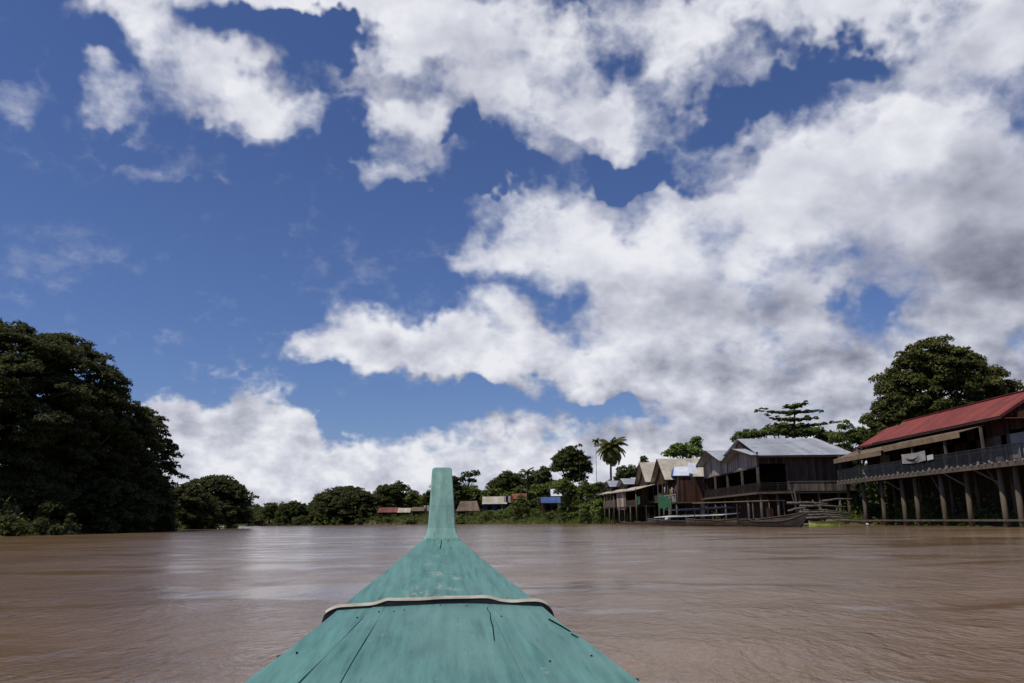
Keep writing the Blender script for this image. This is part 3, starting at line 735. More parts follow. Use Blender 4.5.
bush('low shrub at the right foot of the separate round tree', 232, 521, 14, 5, 160, 'dark', leaf=.22)
# dark undergrowth reaching from trunk to trunk on the left bank
for k_, (x_, y_, w_) in enumerate(((0, 500, 40), (45, 500, 36), (85, 502, 30), (120, 505, 26), (150, 506, 22), (30, 480, 40))):
    bush('dense undergrowth behind the left bank shrubs, patch seen %s' % ['at the frame edge', 'under the tallest dome', 'under the shoulder', 'beside the yellow green shrub', 'at the right end', 'high between the trunks'][k_], x_, y_, w_, 26, 92 + 5 * k_, 'rain', leaf=.24, group='undergrowth under the rain trees', name='undergrowth_bush', clump=.8, cover=6)

FAR = 'trees on the far bank'
def ft(label, d, lobes, m='dark', leaf=.42, name='far_tree', **k):
    return tree(name, label, 'tree', d, lobes, m, leaf=leaf, clump=k.pop('clump', .42), cover=k.pop('cover', 4.5), group=FAR, trunk=k.pop('trunk', .35), **k)
ft('low dark tree on far bank nearest the left mass', 250, [(255, 521, 11, 4)])
ft('small round far tree just right of the left bank', 262, [(271, 511, 8, 9), (268, 517, 9, 6)])
ft('bushy far tree with a bumpy top between small round tree and hump', 258, [(291, 512, 11, 9), (298, 510, 7, 7), (284, 516, 10, 7)])
ft('low far tree at the left foot of the hump tree', 260, [(313, 516, 13, 8)])
raintree('broad hump shaped dark tree on far bank left of prow', 258, (346, 514, 33, 27), 62, leaf=.42, seed=20, group=FAR, m='rain', padr=4.4)
ft('tall dark tree right of the hump tree, left of prow', 262, [(396, 494, 14, 13), (388, 502, 14, 12), (404, 504, 12, 12), (383, 490, 7, 6)])
ft('thin topped tree in front of the tall dark one, left of prow', 268, [(379, 497, 7, 9), (372, 505, 9, 8)], 'mid')
ft('lower tree between tall dark tree and prow', 255, [(414, 499, 8, 8), (420, 505, 8, 8)], 'mid')
ft('dark tree half hidden behind the left side of prow', 250, [(430, 500, 9, 10), (438, 496, 9, 12)])
ft('dark tree immediately right of prow', 235, [(456, 494, 9, 16), (452, 485, 8, 10)])
ft('airy open crowned tree rising right of prow', 240, [(467, 476, 7, 5), (475, 474, 5, 5), (461, 480, 5, 4), (472, 481, 6, 3)], 'dark', gap=.35, base=None, cover=3)
ft('mid green tree behind the brown roof', 238, [(472, 496, 13, 11), (484, 500, 10, 9)], 'mid')
ft('dark broad tree rising above the tan roof', 246, [(508, 483, 13, 13), (498, 489, 12, 12), (518, 487, 10, 12)])
ft('olive tree right above the orange roof', 242, [(492, 497, 12, 8), (505, 499, 12, 7), (520, 494, 9, 8)], 'mid')
ft('dark green tree between the small palm and dark tall tree', 224, [(538, 482, 12, 11), (548, 488, 10, 10), (545, 474, 7, 7)])
ft('mid green tree behind the blue roofed hut', 214, [(556, 492, 14, 10), (542, 493, 10, 9)], 'mid')
ft('tall dark oval tree with bare stem left of coconut palm', 190, [(572, 456, 14, 13), (567, 467, 15, 12), (582, 468, 12, 14), (559, 461, 8, 7), (575, 478, 12, 8), (556, 470, 6, 5)], 'dark', leaf=.3, clump=.34, trunk=.3, base=None)
ft('bushy tree below the tall dark oval tree', 186, [(565, 490, 13, 10), (583, 494, 14, 12)], 'mid', leaf=.34)
ft('dark tree at the foot of coconut palm', 182, [(598, 492, 13, 12), (608, 493, 11, 11)], 'dark', leaf=.34)
ft('rounded dark tree behind small gabled roofs', 200, [(630, 474, 14, 8), (622, 480, 10, 7)], 'dark', leaf=.34)
ft('narrow tree tip peeping over the steep brown gable', 215, [(644, 463, 4, 9), (644, 470, 6, 8)], 'dark', leaf=.3)
ft('light green tree behind the tan gabled roof', 170, [(680, 450, 13, 7), (696, 444, 6, 8), (691, 454, 16, 7), (671, 455, 8, 5)], 'lite', leaf=.28, clump=.38)
ft('dark backdrop tree between prow and brown roof far behind', 265, [(462, 500, 20, 12), (490, 500, 20, 11)])
ft('dark backdrop tree far behind the orange roof', 255, [(525, 496, 22, 13), (552, 494, 20, 13)])
ft('dark backdrop tree far left beyond river bend', 300, [(240, 519, 16, 5), (262, 521, 12, 3)], leaf=.5)
ft('dark backdrop tree behind hump tree', 300, [(328, 513, 20, 7), (300, 519, 20, 4)], leaf=.5)
ft('dark backdrop tree behind roofs left of prow', 290, [(400, 508, 26, 10), (425, 507, 20, 10)], leaf=.5)

# shrubs along the far and right bank
G2 = 'shrubs along the far bank'
for lab, x_, y_, rx_, ry_, d_, m_ in (
    ('pale green shrub standing alone at the water left of prow', 322, 520, 11, 6, 250, 'mid'), ('pale shrub right beside the lone pale shrub left of prow', 337, 521, 8, 5, 250, 'mid'),
    ('dark shrub at water under the dark red roof', 360, 522, 14, 3, 248, 'dark'), ('dark shrub at water under the long pink roof', 388, 522, 14, 3, 244, 'dark'), ('shrub at water under the brown roof left of prow', 412, 522, 14, 3, 234, 'mid'),
    ('dark shrub at water under the hump tree, left part', 285, 521, 18, 5, 256, 'dark'), ('dark low shrub under the low far tree by the left mass', 255, 522, 14, 4, 250, 'dark'), ('dark shrub under the hump tree, right part', 306, 521, 14, 5, 254, 'dark'),
    ('olive shrub just right of prow at the water', 463, 520, 12, 4, 215, 'mid'), ('green shrub under the tan roof', 490, 518, 13, 6, 211, 'mid'), ('grassy shrub right under the orange roof', 505, 517, 11, 7, 208, 'lite'),
    ('big rounded green shrub left of blue roofed hut', 521, 509, 14, 14, 202, 'mid'), ('low shrub between rounded shrub and blue hut', 537, 517, 9, 7, 200, 'mid'), ('leafy shrub right of the blue roofed hut', 566, 509, 12, 13, 186, 'mid'), ('tall grassy light green clump by the stilt houses', 600, 511, 13, 12, 171, 'lite'),
    ('light green clump left of the tall grassy one', 586, 513, 10, 10, 176, 'lite'), ('small shrub under the blue roofed hut', 551, 518, 8, 6, 192, 'mid'), ('dark shrub under the first stilt house', 618, 517, 10, 8, 168, 'dark'), ('shrub below the palm', 577, 505, 9, 10, 184, 'mid')):
    bush(lab, x_, y_, rx_, ry_, d_, m_, leaf=.30, group=G2)
G3 = 'shrubs on the right bank between and under houses'
for lab, x_, y_, rx_, ry_, d_, m_ in (
    ('dark shrub under the brown gabled houses', 652, 514, 12, 8, 152, 'dark'), ('dark shrub on bank behind covered boat', 690, 512, 16, 9, 134, 'dark'), ('dark shrub on bank under the metal roofed house', 745, 512, 18, 10, 122, 'dark'),
    ('leafy shrub filling the gap beside the metal roofed house', 838, 470, 16, 17, 101, 'mid'), ('dark shrub below the gap beside the metal roofed house', 832, 500, 16, 14, 101, 'dark'), ('small bright shrub among the red roofed house posts', 877, 515, 8, 8, 95, 'mango'), ('dark shrub behind the posts, left end of red roofed house', 858, 508, 14, 14, 98, 'dark'),
    ('dark shrub behind the middle posts of red roofed house', 915, 507, 20, 15, 93, 'dark'), ('dark shrub behind the right posts of red roofed house', 965, 505, 24, 18, 84, 'dark'), ('dark shrub behind the last posts at the right frame edge', 1015, 505, 24, 20, 76, 'dark'), ('dark shrub on bank at the stacked logs', 800, 508, 14, 9, 112, 'dark')):
    bush(lab, x_, y_, rx_, ry_, d_, m_, leaf=.2, group=G3)

tree('mango_tree', 'great round dark tree towering behind the red roofed house', 'tree', 118, [(935, 372, 34, 36), (905, 395, 32, 30), (965, 385, 36, 30), (992, 396, 28, 30), (890, 418, 26, 18), (925, 418, 40, 24), (970, 420, 44, 24), (1010, 410, 20, 20), (900, 430, 36, 14), (915, 362, 20, 16), (958, 362, 22, 14)], 'mango', leaf=.2, clump=.24, cover=5.2, trunk=.9)
tree('shade_tree', 'green tree mass spreading behind the metal roof', 'tree', 135, [(752, 436, 16, 6), (780, 432, 20, 8), (808, 434, 22, 7), (830, 440, 14, 8), (740, 440, 8, 6)], 'mid', leaf=.24, clump=.5, trunk=.5)
def tiered(label, d, tiers, stem):
    root_p = P(*stem[0], d); root = thing('almond_tree', label, 'tree', (root_p.x, root_p.y, gz(root_p.x, root_p.y) - .2))
    cs, rs, ns = [], [], []; mb = MB(); bz = gz(root_p.x, root_p.y) - .2
    topp = P(*stem[1], d); mb.tube([Vector((root_p.x, root_p.y, bz)), root_p, topp], [.35, .25, .07], 8)
    for (x0, y0, x1, y1, xc) in tiers:
        a, b = P(x0, y0, d), P(x1, y1, d); hub = P(xc, (y0 + y1) / 2 + 2.5, d)
        for e_ in (a, b, hub + Vector((.6, 2.6, 0)), hub + Vector((-.5, -2.4, 0)), a.lerp(hub, .4) + Vector((0, 1.6, 0)), b.lerp(hub, .4) + Vector((0, -1.6, 0))):
            mb.tube([hub, hub.lerp(e_, .5) + Vector((0, 0, -.15)), e_], [.11, .07, .03], 5)
            n = int((e_ - hub).length / .42) + 2
            for i in range(n):
                t = (i + .8) / n; cs.append(np.array(hub.lerp(e_, t)) + RNG.normal(size=3) * [.25, .35, .12]); rs.append(.50 * (1.1 - .45 * t)); ns.append(38)
    c_, t_, b_ = leaves_for(cs, rs, ns, .2, .42, 1.2)
    quads('crown', LM['mid'], c_, t_, b_, root); put(mb, 'trunk', bark, root, smooth=True)
tiered('feathery tiered tree rising above the grey metal roof', 128, [(784, 406, 808, 403, 794), (756, 410, 822, 411, 792), (768, 417, 818, 418, 792), (774, 425, 836, 423, 798), (768, 431, 824, 431, 796)], ((794, 434), (795, 402)))
tree('slender_tree', 'slender tree with loose leaves left of the red roof', 'tree', 103, [(845, 427, 8, 7), (852, 437, 12, 8), (838, 440, 8, 6), (862, 432, 6, 6), (842, 450, 9, 6)], 'mid', leaf=.17, clump=.5, cover=3.4, trunk=.16, gap=.3)
tree('bank_tree', 'dark bushy tree behind the gap between metal and red roofs', 'tree', 125, [(860, 440, 14, 12), (842, 462, 18, 18), (872, 455, 14, 14)], 'dark', leaf=.22, clump=.4)
tree('bank_tree', 'leafy tree standing beyond the right frame edge', 'tree', 84, [(1120, 400, 60, 60)], 'mango', leaf=.26, clump=.3, trunk=.5)

def palm(label, d, top, base_px, nf, flen, m='palm', trunk=.17, leafl=.75, seed=2, name='coconut_palm', spread=1.0):
    rg = np.random.default_rng(seed); t = P(*top, d); b = P(*base_px, d); bz = gz(b.x, b.y) - .2
    root = thing(name, label, 'palm', (b.x, b.y, bz), 'palms rising above the far bank')
    mid = Vector((b.x, b.y, bz)).lerp(t, .5) + Vector((-.35, .2, 0))
    q = [Vector((b.x, b.y, bz)) * (1 - u) ** 2 + mid * 2 * u * (1 - u) + t * u * u for u in np.linspace(0, 1, 9)]
    put(MB().tube(q, [trunk * (1.4 - .6 * i / 8) for i in range(9)], 8), 'trunk', bark, root, smooth=True)
    for f in range(nf):
        az = f * 2.39996 + rg.uniform(-.2, .2); el0 = 1.35 - 2.1 * (f / nf) * spread + rg.uniform(-.1, .1); ln = flen * rg.uniform(.85, 1.1)
        h = Vector((math.cos(az), math.sin(az), 0)); pts = [t.copy()]; n = 12; el = el0
        for i in range(n):
            pts.append(pts[-1] + (h * math.cos(el) + Vector((0, 0, math.sin(el)))) * ln / n); el -= (1.35 + .5 * math.cos(el0)) / n
        side = Vector((-h.y, h.x, 0)); mb = MB(); mb.tube(pts, [.035 * (1.1 - i / n) for i in range(n + 1)], 4)
        for i in range(2, n * 3 + 1):
            u = i / (n * 3); k = min(int(u * n), n - 1); p = pts[k].lerp(pts[k + 1], u * n - k); dr = (pts[k + 1] - pts[k]).normalized()
            l = leafl * (math.sin(math.pi * min(1, .15 + u * .85)) ** .6) * rg.uniform(.85, 1.1)
            for s in (-1, 1):
                dv = (side * s * .8 + dr * .55 + Vector((0, 0, -.55 - .4 * rg.random()))).normalized() * l; w = dr * (.045 * leafl / .75)
                mb.add([p - w, p + w, p + dv * .6 + w * .8, p + dv, p + dv * .6 - w * .8], [(0, 1, 2, 3, 4)])
        put(mb, 'frond', LM[m], root)
    if name == 'coconut_palm':
        mb = MB()
        for k in range(7):
            a = k * .9; c = t + Vector((math.cos(a) * .3, math.sin(a) * .3, -.3)); mb.tube([c + Vector((0, 0, .14)), c + Vector((0, 0, .07)), c - Vector((0, 0, .07)), c - Vector((0, 0, .14))], [.04, .13, .13, .04], 7)
        put(mb, 'coconuts', LM['lite'], root)
palm('tall coconut palm with drooping fronds above the stilt houses', 178, (611, 448), (613, 520), 56, 4.3, seed=2, leafl=1.3, spread=1.1, trunk=.22)
palm('thin stemmed palm with a small tuft just left of coconut palm', 186, (596, 441), (599, 520), 10, 1.2, 'dark', .05, .6, 5, name='areca_palm')
palm('small palm on the skyline left of blue roofed hut', 222, (527, 473), (528, 510), 14, 3.0, 'dark', .15, .8, 6, name='sugar_palm')
palm('small palm low beside the skyline palm', 218, (538, 476), (539, 510), 12, 2.6, 'dark', .15, .8, 9, name='sugar_palm')

# low plants and reeds that hide the earth along every shore: uncountable, one object
def scatter(name, label, n, lo, hi, hfun, size, m, seed, box=(-110, 60, 45, 330)):
    rg = np.random.default_rng(seed); x = rg.uniform(box[0], box[1], n * 14); y = rg.uniform(box[2], box[3], n * 14); sd_ = river_sd(x, y)
    k = np.where((sd_ > lo) & (sd_ < hi))[0][:n]; x, y, sd_ = x[k], y[k], sd_[k]; z = ground_z(x, y)
    cs = np.stack([x, y, z], 1); H_ = hfun(x, y, sd_, rg); C_, T_, B_ = [], [], []
    per = 26
    for j in range(per):
        h = rg.uniform(0, 1, len(x)); p = cs + np.stack([rg.normal(size=len(x)) * H_ * .38, rg.normal(size=len(x)) * H_ * .38, h * H_], 1)
        nn = unit(rg.normal(size=(len(x), 3)) + np.array([0, 0, .5])); t = unit(np.cross(nn, rg.normal(size=(len(x), 3)))); b = np.cross(nn, t); s_ = (size * rg.uniform(.6, 1.3, len(x)) * np.clip(H_ / 2, .7, 2.2))[:, None]
        C_.append(p); T_.append(t * s_); B_.append(b * s_ * .6)
    C_, T_, B_ = map(np.concatenate, (C_, T_, B_)); keep = C_[:, 2] > .02
    o = quads(name, LM[m], C_[keep], T_[keep], B_[keep], None); o['kind'] = 'stuff'; o['label'] = label
    return o
scatter('bank_undergrowth', 'low green plants covering the river banks down to the water', 5200, -.6, 7, lambda x, y, s, rg: rg.uniform(.7, 1.9, len(x)) * np.clip(.6 + s * .2, .5, 1.5) * np.where(y > 180, .55, 1), .22, 'mid', 31)
scatter('bank_reeds', 'pale grassy growth at the water line', 1200, -.5, 1.5, lambda x, y, s, rg: rg.uniform(.5, 1.1, len(x)), .14, 'lite', 32, (-20, 30, 150, 260))
scatter('woodland', 'dark woodland closing the view behind the banks', 3000, 12, 50, lambda x, y, s, rg: rg.uniform(2.5, 4.6, len(x)) * np.where((y > 180) & (s < 30), .25, 1), .42, 'dark', 33)
scatter('distant_woodland', 'far dark woodland beyond the river bend', 2600, 25, 120, lambda x, y, s, rg: rg.uniform(1.5, 3.0, len(x)), .5, 'rain', 34, (-330, 260, 40, 520))

# ---------------------------------------------------------------- buildings on stilts
red_roof = mat('red_corrugated', (.25, .052, .042), .7, .2, var=(.16, .04, .034), vscale=.6, corr=('y', .2), dirt=((.17, .06, .05), 1.1, .6, .5))
red_roof_x = mat('red_corrugated_gable', (.32, .035, .040), .5, .35, var=(.22, .03, .035), vscale=.6, corr=('x', .2))
zinc_x = mat('zinc_sheet', (.40, .42, .46), .55, .4, var=(.29, .31, .35), vscale=.5, corr=('x', .22), dirt=((.20, .17, .15), .9, .54, .65))
zinc_y = mat('zinc_sheet_lengthwise', (.40, .42, .46), .55, .4, var=(.29, .31, .35), vscale=.5, corr=('y', .22), dirt=((.20, .17, .15), .9, .54, .65))
tan_roof = mat('weathered_tan_sheet', (.52, .48, .39), .75, .2, var=(.36, .32, .25), vscale=.7, corr=('x', .25), dirt=((.12, .10, .08), 1.0, .58, .6))
brown_roof = mat('old_brown_sheet', (.21, .16, .12), .85, .1, var=(.12, .09, .07), vscale=.9, corr=('x', .25))
blue_roof = mat('blue_sheet', (.07, .13, .30), .5, .3, corr=('x', .25), vscale=1)
orange_roof = mat('orange_sheet', (.28, .09, .05), .7, .3, corr=('x', .25), vscale=1)
pink_roof = mat('faded_red_sheet', (.22, .085, .075), .7, .2, corr=('x', .25), vscale=1)
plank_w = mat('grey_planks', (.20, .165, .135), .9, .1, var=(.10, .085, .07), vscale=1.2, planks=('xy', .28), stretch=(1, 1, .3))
plank_g = mat('sunlit_gable_planks', (.50, .43, .36), .9, .1, var=(.30, .25, .21), vscale=1.2, planks=('xy', .42), stretch=(1, 1, .3))  # brown planks, base colour raised to stand for sun on the gables
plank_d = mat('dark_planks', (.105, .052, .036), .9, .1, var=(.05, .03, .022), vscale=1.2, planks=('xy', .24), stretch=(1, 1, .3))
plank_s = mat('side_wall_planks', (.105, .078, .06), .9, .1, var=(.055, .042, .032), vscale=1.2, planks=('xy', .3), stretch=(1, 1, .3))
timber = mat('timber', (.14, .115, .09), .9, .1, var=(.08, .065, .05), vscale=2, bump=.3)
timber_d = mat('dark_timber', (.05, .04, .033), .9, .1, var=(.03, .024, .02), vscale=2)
fascia_m = mat('tan_fascia', (.24, .175, .115), .8, .15, var=(.15, .11, .07), vscale=1.5)
concrete = mat('concrete_post', (.16, .13, .095), .9, .1, var=(.075, .06, .042), vscale=1.4, bump=.3, stretch=(1, 1, .35))
plaster = mat('plaster', (.36, .33, .31), .9, .1, var=(.26, .235, .22), vscale=1.0)
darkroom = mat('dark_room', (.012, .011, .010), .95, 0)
rail_m = mat('rail_paint', (.040, .045, .052), .7, .2, var=(.025, .028, .032), vscale=3)
cloth_w = mat('white_cloth', (.55, .54, .51), .9, .1, var=(.42, .41, .40), vscale=2)
cloth_b = mat('blue_cloth', (.08, .13, .32), .9, .1); cloth_r = mat('red_cloth', (.35, .06, .05), .9, .1); cloth_k = mat('black_cloth', (.02, .02, .025), .9, .1); cloth_y = mat('yellow_cloth', (.45, .34, .10), .9, .1)
green_tarp = mat('green_tarp', (.035, .14, .07), .7, .2, var=(.02, .08, .04), vscale=2)
blue_tarp = mat('blue_tarp', (.05, .06, .16), .6, .3, var=(.03, .04, .10), vscale=2)
white_sheet = mat('white_sheet', (.62, .66, .75), .5, .4, var=(.5, .53, .6), vscale=1)

# right bank house frame: river side at low X, back side at high X, along Y
def gable_roof(root, m, y0, y1, xf, xb, ze, zr, along='x', over=.0, th=.06, name='roof'):
    """two slopes. along='x': ridge runs along X between y0 and y1 eaves; along='y': ridge along Y between xf and xb eaves"""
    if along == 'x':
        ym = (y0 + y1) / 2
        put(MB().slab([(xf, y0, ze), (xb, y0, ze), (xb, ym, zr), (xf, ym, zr)], th).slab([(xf, ym, zr), (xb, ym, zr), (xb, y1, ze), (xf, y1, ze)], th), name, m, root)
        put(MB().beam((xf - .05, ym, zr + .03), (xb + .05, ym, zr + .03), .35, .05), 'ridge_cap', m, root)
    else:
        xm = (xf + xb) / 2
        put(MB().slab([(xf, y1, ze), (xf, y0, ze), (xm, y0, zr), (xm, y1, zr)], th).slab([(xm, y1, zr), (xm, y0, zr), (xb, y0, ze), (xb, y1, ze)], th), name, m, root)
        put(MB().beam((xm, y0 - .05, zr + .03), (xm, y1 + .05, zr + .03), .35, .05), 'ridge_cap', m, root)
def rail(root, a, b, h=.95, step=.14, m=None, name='railing', sag=0.0):
    a, b = Vector(a), Vector(b); mb = MB(); up = Vector((0, 0, 1)); n = max(2, int((b - a).length / step))
    mb.beam(a + up * h, b + up * h, .07, .06); mb.beam(a + up * .12, b + up * .12, .05, .05); mb.beam(a + up * h * .78, b + up * h * .78, .04, .04)
    for i in range(n + 1):
        p = a.lerp(b, i / n); w = .09 if i % 12 == 0 else .035
        mb.box(p + Vector((-w / 2, -w / 2, 0)), p + Vector((w / 2, w / 2, h - .03)))
    return put(mb, name, m or rail_m, root)
def post(root, x, y, z1, r=.2, m=None, lean=(0, 0), sq=False, z0=None, name='post'):
    z0 = min(gz(x, y), 0) - .6 if z0 is None else z0
    mb = MB()
    if sq: mb.beam((x + lean[0], y + lean[1], z0), (x, y, z1), r * 2, r * 2)
    else: mb.tube([(x + lean[0], y + lean[1], z0), (x + lean[0] * .5, y + lean[1] * .5, (z0 + z1) / 2), (x, y, z1)], [r * 1.1, r, r * .92], 10)
    return put(mb, name, m or timber, root, smooth=not sq)

# --- the red roofed house at right
H = thing('red_roofed_house', 'long stilt house with red corrugated roof and railed veranda at the right edge', 'house', (43, 78, 0))
XE, XM, XB = 40.3, 44.3, 48.3; ZE, ZR = 8.98, 11.4
Y0, Y1 = 65.6, 94.5
put(MB().slab([(XE, Y1 - 4.6, ZE), (XE, Y0, ZE), (XM, Y0, ZR), (XM, Y1 - 4.6, ZR)], .06).slab([(XM, Y1 - 4.6, ZR), (XM, Y0, ZR), (XB, Y0, ZE), (XB, Y1 - 4.6, ZE)], .06)
    .slab([(XE, Y1, ZE - .22), (XE, Y1 - 4.6, ZE - .22), (XM, Y1 - 4.6, ZR - .26), (XM, Y1, ZR - .26)], .06).slab([(XM, Y1, ZR - .26), (XM, Y1 - 4.6, ZR - .26), (XB, Y1 - 4.6, ZE - .22), (XB, Y1, ZE - .22)], .06), 'roof', red_roof, H)
put(MB().beam((XM, Y0, ZR + .03), (XM, Y1 - 4.6, ZR + .03), .4, .05), 'ridge_cap', red_roof, H)
put(MB().beam((XE + .06, Y0, ZE - .13), (XE + .06, Y1, ZE - .16), .04, .2), 'eave_board', timber_d, H)
put(MB().slab([(XE + .3, Y0 + .5, ZE), (XB - .3, Y0 + .5, ZE), (XM, Y0 + .5, ZR - .2)], .05), 'gable_wall', plank_d, H)
put(MB().beam((XE - .02, Y0 - .02, ZE - .06), (XM, Y0 - .02, ZR - .06), .05, .22).beam((XM, Y0 - .02, ZR - .06), (XB, Y0 - .02, ZE - .06), .05, .22), 'barge_board', mat('dark_red_board', (.13, .03, .03), .7, .2), H)
# little pent roof below the gable, towards us
put(MB().slab([(XE + .3, Y0 - 5, ZE - .75), (XB, Y0 - 5, ZE - .75), (XB, Y0 + .3, ZE - .15), (XE + .3, Y0 + .3, ZE - .15)], .05), 'pent_roof', red_roof_x, H)
# awning with a tan fascia, in two stretches
for (ya, yb, za, zb, xo) in ((69.0, 83.5, 8.0, 7.97, 38.6), (83.5, 96, 7.62, 7.6, 38.3)):
    put(MB().slab([(xo, yb, zb), (xo, ya, za), (XE + .8, ya, ZE - .32), (XE + .8, yb, ZE - .32)], .05), 'awning', brown_roof, H)
    put(MB().beam((xo - .03, ya, za - .22), (xo - .03, yb, zb - .22), .05, .52), 'fascia', fascia_m, H)
ZD = 5.06
put(MB().box((38.5, 57, ZD - .12), (XB, 96, ZD)), 'deck', timber_d, H)
put(MB().box((38.42, 57, ZD - .42), (38.5, 96, ZD - .02)), 'deck_beam', timber, H)
for i in range(39): put(MB().box((38.30, 57.4 + i, ZD - .06), (38.42, 57.52 + i, ZD + .06)), 'joist_end', plaster, H)
for ya, yb in ((57, 66), (66, 72), (72, 78), (78, 84), (84, 90), (90, 96)):
    rail(H, (38.6, ya, ZD), (38.6, yb, ZD), 1.25, .16)
rail(H, (38.6, 96, ZD), (43, 96, ZD), 1.25, .16)
for y in (66.2, 72, 78, 84, 90, 95.7):
    put(MB().box((38.75, y - .09, ZD), (38.93, y + .09, 8.1)), 'veranda_post', timber, H)
# wall with openings: built as piers between dark rooms
WX = 41.8
mb = MB(); segs = []
mb.box((WX, 57.5, ZD), (WX + .12, 67.2, 7.9))
put(mb, 'plaster_wall', plaster, H)
mb = MB()
for ya, yb in ((70.6, 72.2), (73.6, 76.0), (77.6, 80.5), (82.4, 85.0), (86.5, 89.2), (91.6, 95)): mb.box((WX, ya, ZD), (WX + .1, yb, 8.75))
mb.box((WX, 57.5, 7.6), (WX + .09, 95, 9.3))
mb.box((WX, 94.9, ZD), (XB - .5, 95, 9.3))
put(mb, 'wall', plank_d, H)
put(MB().box((WX, 68.6, ZD), (WX + .1, 69.6, 7.6)), 'door', mat('pale_door', (.16, .15, .14), .8, .2), H)
put(MB().box((WX + .02, 69.6, ZD), (WX + .12, 70.6, 7.6)).box((WX, 67.2, ZD), (WX + .1, 67.7, 7.6)), 'door_frame', timber, H)
put(MB().box((WX, 89.2, ZD), (WX + .1, 91.6, ZD + 2.8)), 'pale_panel', plaster, H)
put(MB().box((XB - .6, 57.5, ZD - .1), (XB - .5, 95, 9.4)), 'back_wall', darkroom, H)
for y, k in ((63.5, 0), (65.6, 1), (70.5, 0), (74.8, 1), (79.6, 0), (82.4, 1), (86.9, 0), (91.6, 1), (95.7, 0), (60.0, 1), (57.6, 0)):
    post(H, 39.55, y, ZD - .12, .23, concrete, lean=(-.05 + .08 * k, .04))
for y in (60, 65, 70, 75.5, 80, 86, 92, 95.5): post(H, 43.2, y, ZD - .12, .2, timber, lean=(.05, 0)); post(H, 47.2, y, ZD - .12, .2, timber, z0=1.5)
for y in (65.6, 70.5, 82.4, 91.6): put(MB().beam((39.5, y - .1, 3.4), (38.6, y + 2.2, ZD - .3), .12, .12), 'brace', timber, H); 
for y in (65.6, 74.8, 86.9): put(MB().beam((39.5, y, 2.9), (39.6, y + 1.9, ZD - .15), .12, .12), 'brace', timber, H)
put(MB().beam((39.3, 58, .55), (39.3, 96, .50), .12, .16), 'low_rail_beam', timber, H)
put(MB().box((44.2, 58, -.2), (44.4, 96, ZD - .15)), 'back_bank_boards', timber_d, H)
# banner with a dark crescent on the railing
bn = thing('banner', 'white banner with dark crescent mark hanging over the veranda railing', 'banner', (38.5, 76.3, ZD + .5))
mb = MB(); n = 14; ya, yb = 75.0, 79.6
vs = [(38.50 - .05 * math.sin(i * .9), ya + (yb - ya) * i / n, ZD + z + .10 * math.sin(i / n * math.pi) * (-1 if j == 0 else -.6)) for i in range(n + 1) for j, z in enumerate((.95, 1.85))]
mb.add(vs, [(2 * i, 2 * i + 1, 2 * i + 3, 2 * i + 2) for i in range(n)])
o = put(mb, 'cloth', mat('shaded_white_cloth', (.34, .33, .30), .9, .1, var=(.24, .23, .22), vscale=2), bn); s_ = o.modifiers.new('t', 'SOLIDIFY'); s_.thickness = .01  # white cloth, its colour darkened to stand for the veranda shade
mb = MB(); vs = []
for i in range(13):
    t = i / 12; y = ya + 1.0 + 2.8 * t; c = ZD + 1.42 - .30 * math.sin(t * math.pi); w = .10 * math.sin(t * math.pi) + .01
    vs += [(38.42, y, c - w), (38.42, y, c + w)]
mb.add(vs, [(2 * i, 2 * i + 1, 2 * i + 3, 2 * i + 2) for i in range(12)]); o = put(mb, 'crescent_mark', cloth_k, bn); s_ = o.modifiers.new('t', 'SOLIDIFY'); s_.thickness = .008
solo(MB().slab([(38.48, 74.7, ZD + .9), (38.48, 73.6, ZD + .95), (38.48, 73.6, ZD + 1.4), (38.48, 74.7, ZD + 1.35)], .02), 'towel', cloth_w, 'pale towel on the railing just right of the banner', 'towel', (38.48, 74.2, ZD + .9))
# small pots along the deck edge
for k, (y, lab) in enumerate(((64.9, 'first small pale pot on deck edge from the right'), (66.5, 'second small pale pot on deck edge from the right'), (71.4, 'small pale pot right of the banner on deck edge'), (74.4, 'small pale pot under right end of banner'), (80.6, 'small pale pot left of the banner'), (88.0, 'small pale pot near the left end of the deck'))):
    solo(MB().tube([(38.46, y, ZD + .0), (38.46, y, ZD + .22)], [.09, .14], 10), 'pot', plaster, lab, 'pot', (38.46, y, ZD), 'small pots along the deck edge')

# --- the metal roofed house
H = thing('metal_roofed_house', 'large wooden stilt house with grey metal roof and plank gables', 'house', (35, 110, 0))
XC = 30.5
put(MB().slab([(29.6, 96.6, 8.25), (41.4, 96.6, 8.25), (40.9, 108, 11.35), (30.3, 108, 11.35)], .06), 'roof', zinc_x, H)
put(MB().slab([(30.3, 108, 11.35), (40.9, 108, 11.35), (41.4, 119.5, 8.25), (29.6, 119.5, 8.25)], .06), 'roof', zinc_x, H)
put(MB().beam((29.5, 96.6, 8.12), (41.4, 96.6, 8.12), .05, .26), 'eave_board', timber_d, H)
put(MB().slab([(30.6, 104, 9.6), (30.6, 112, 9.6), (30.6, 108, 11.2)], .05), 'upper_gable', plank_d, H)
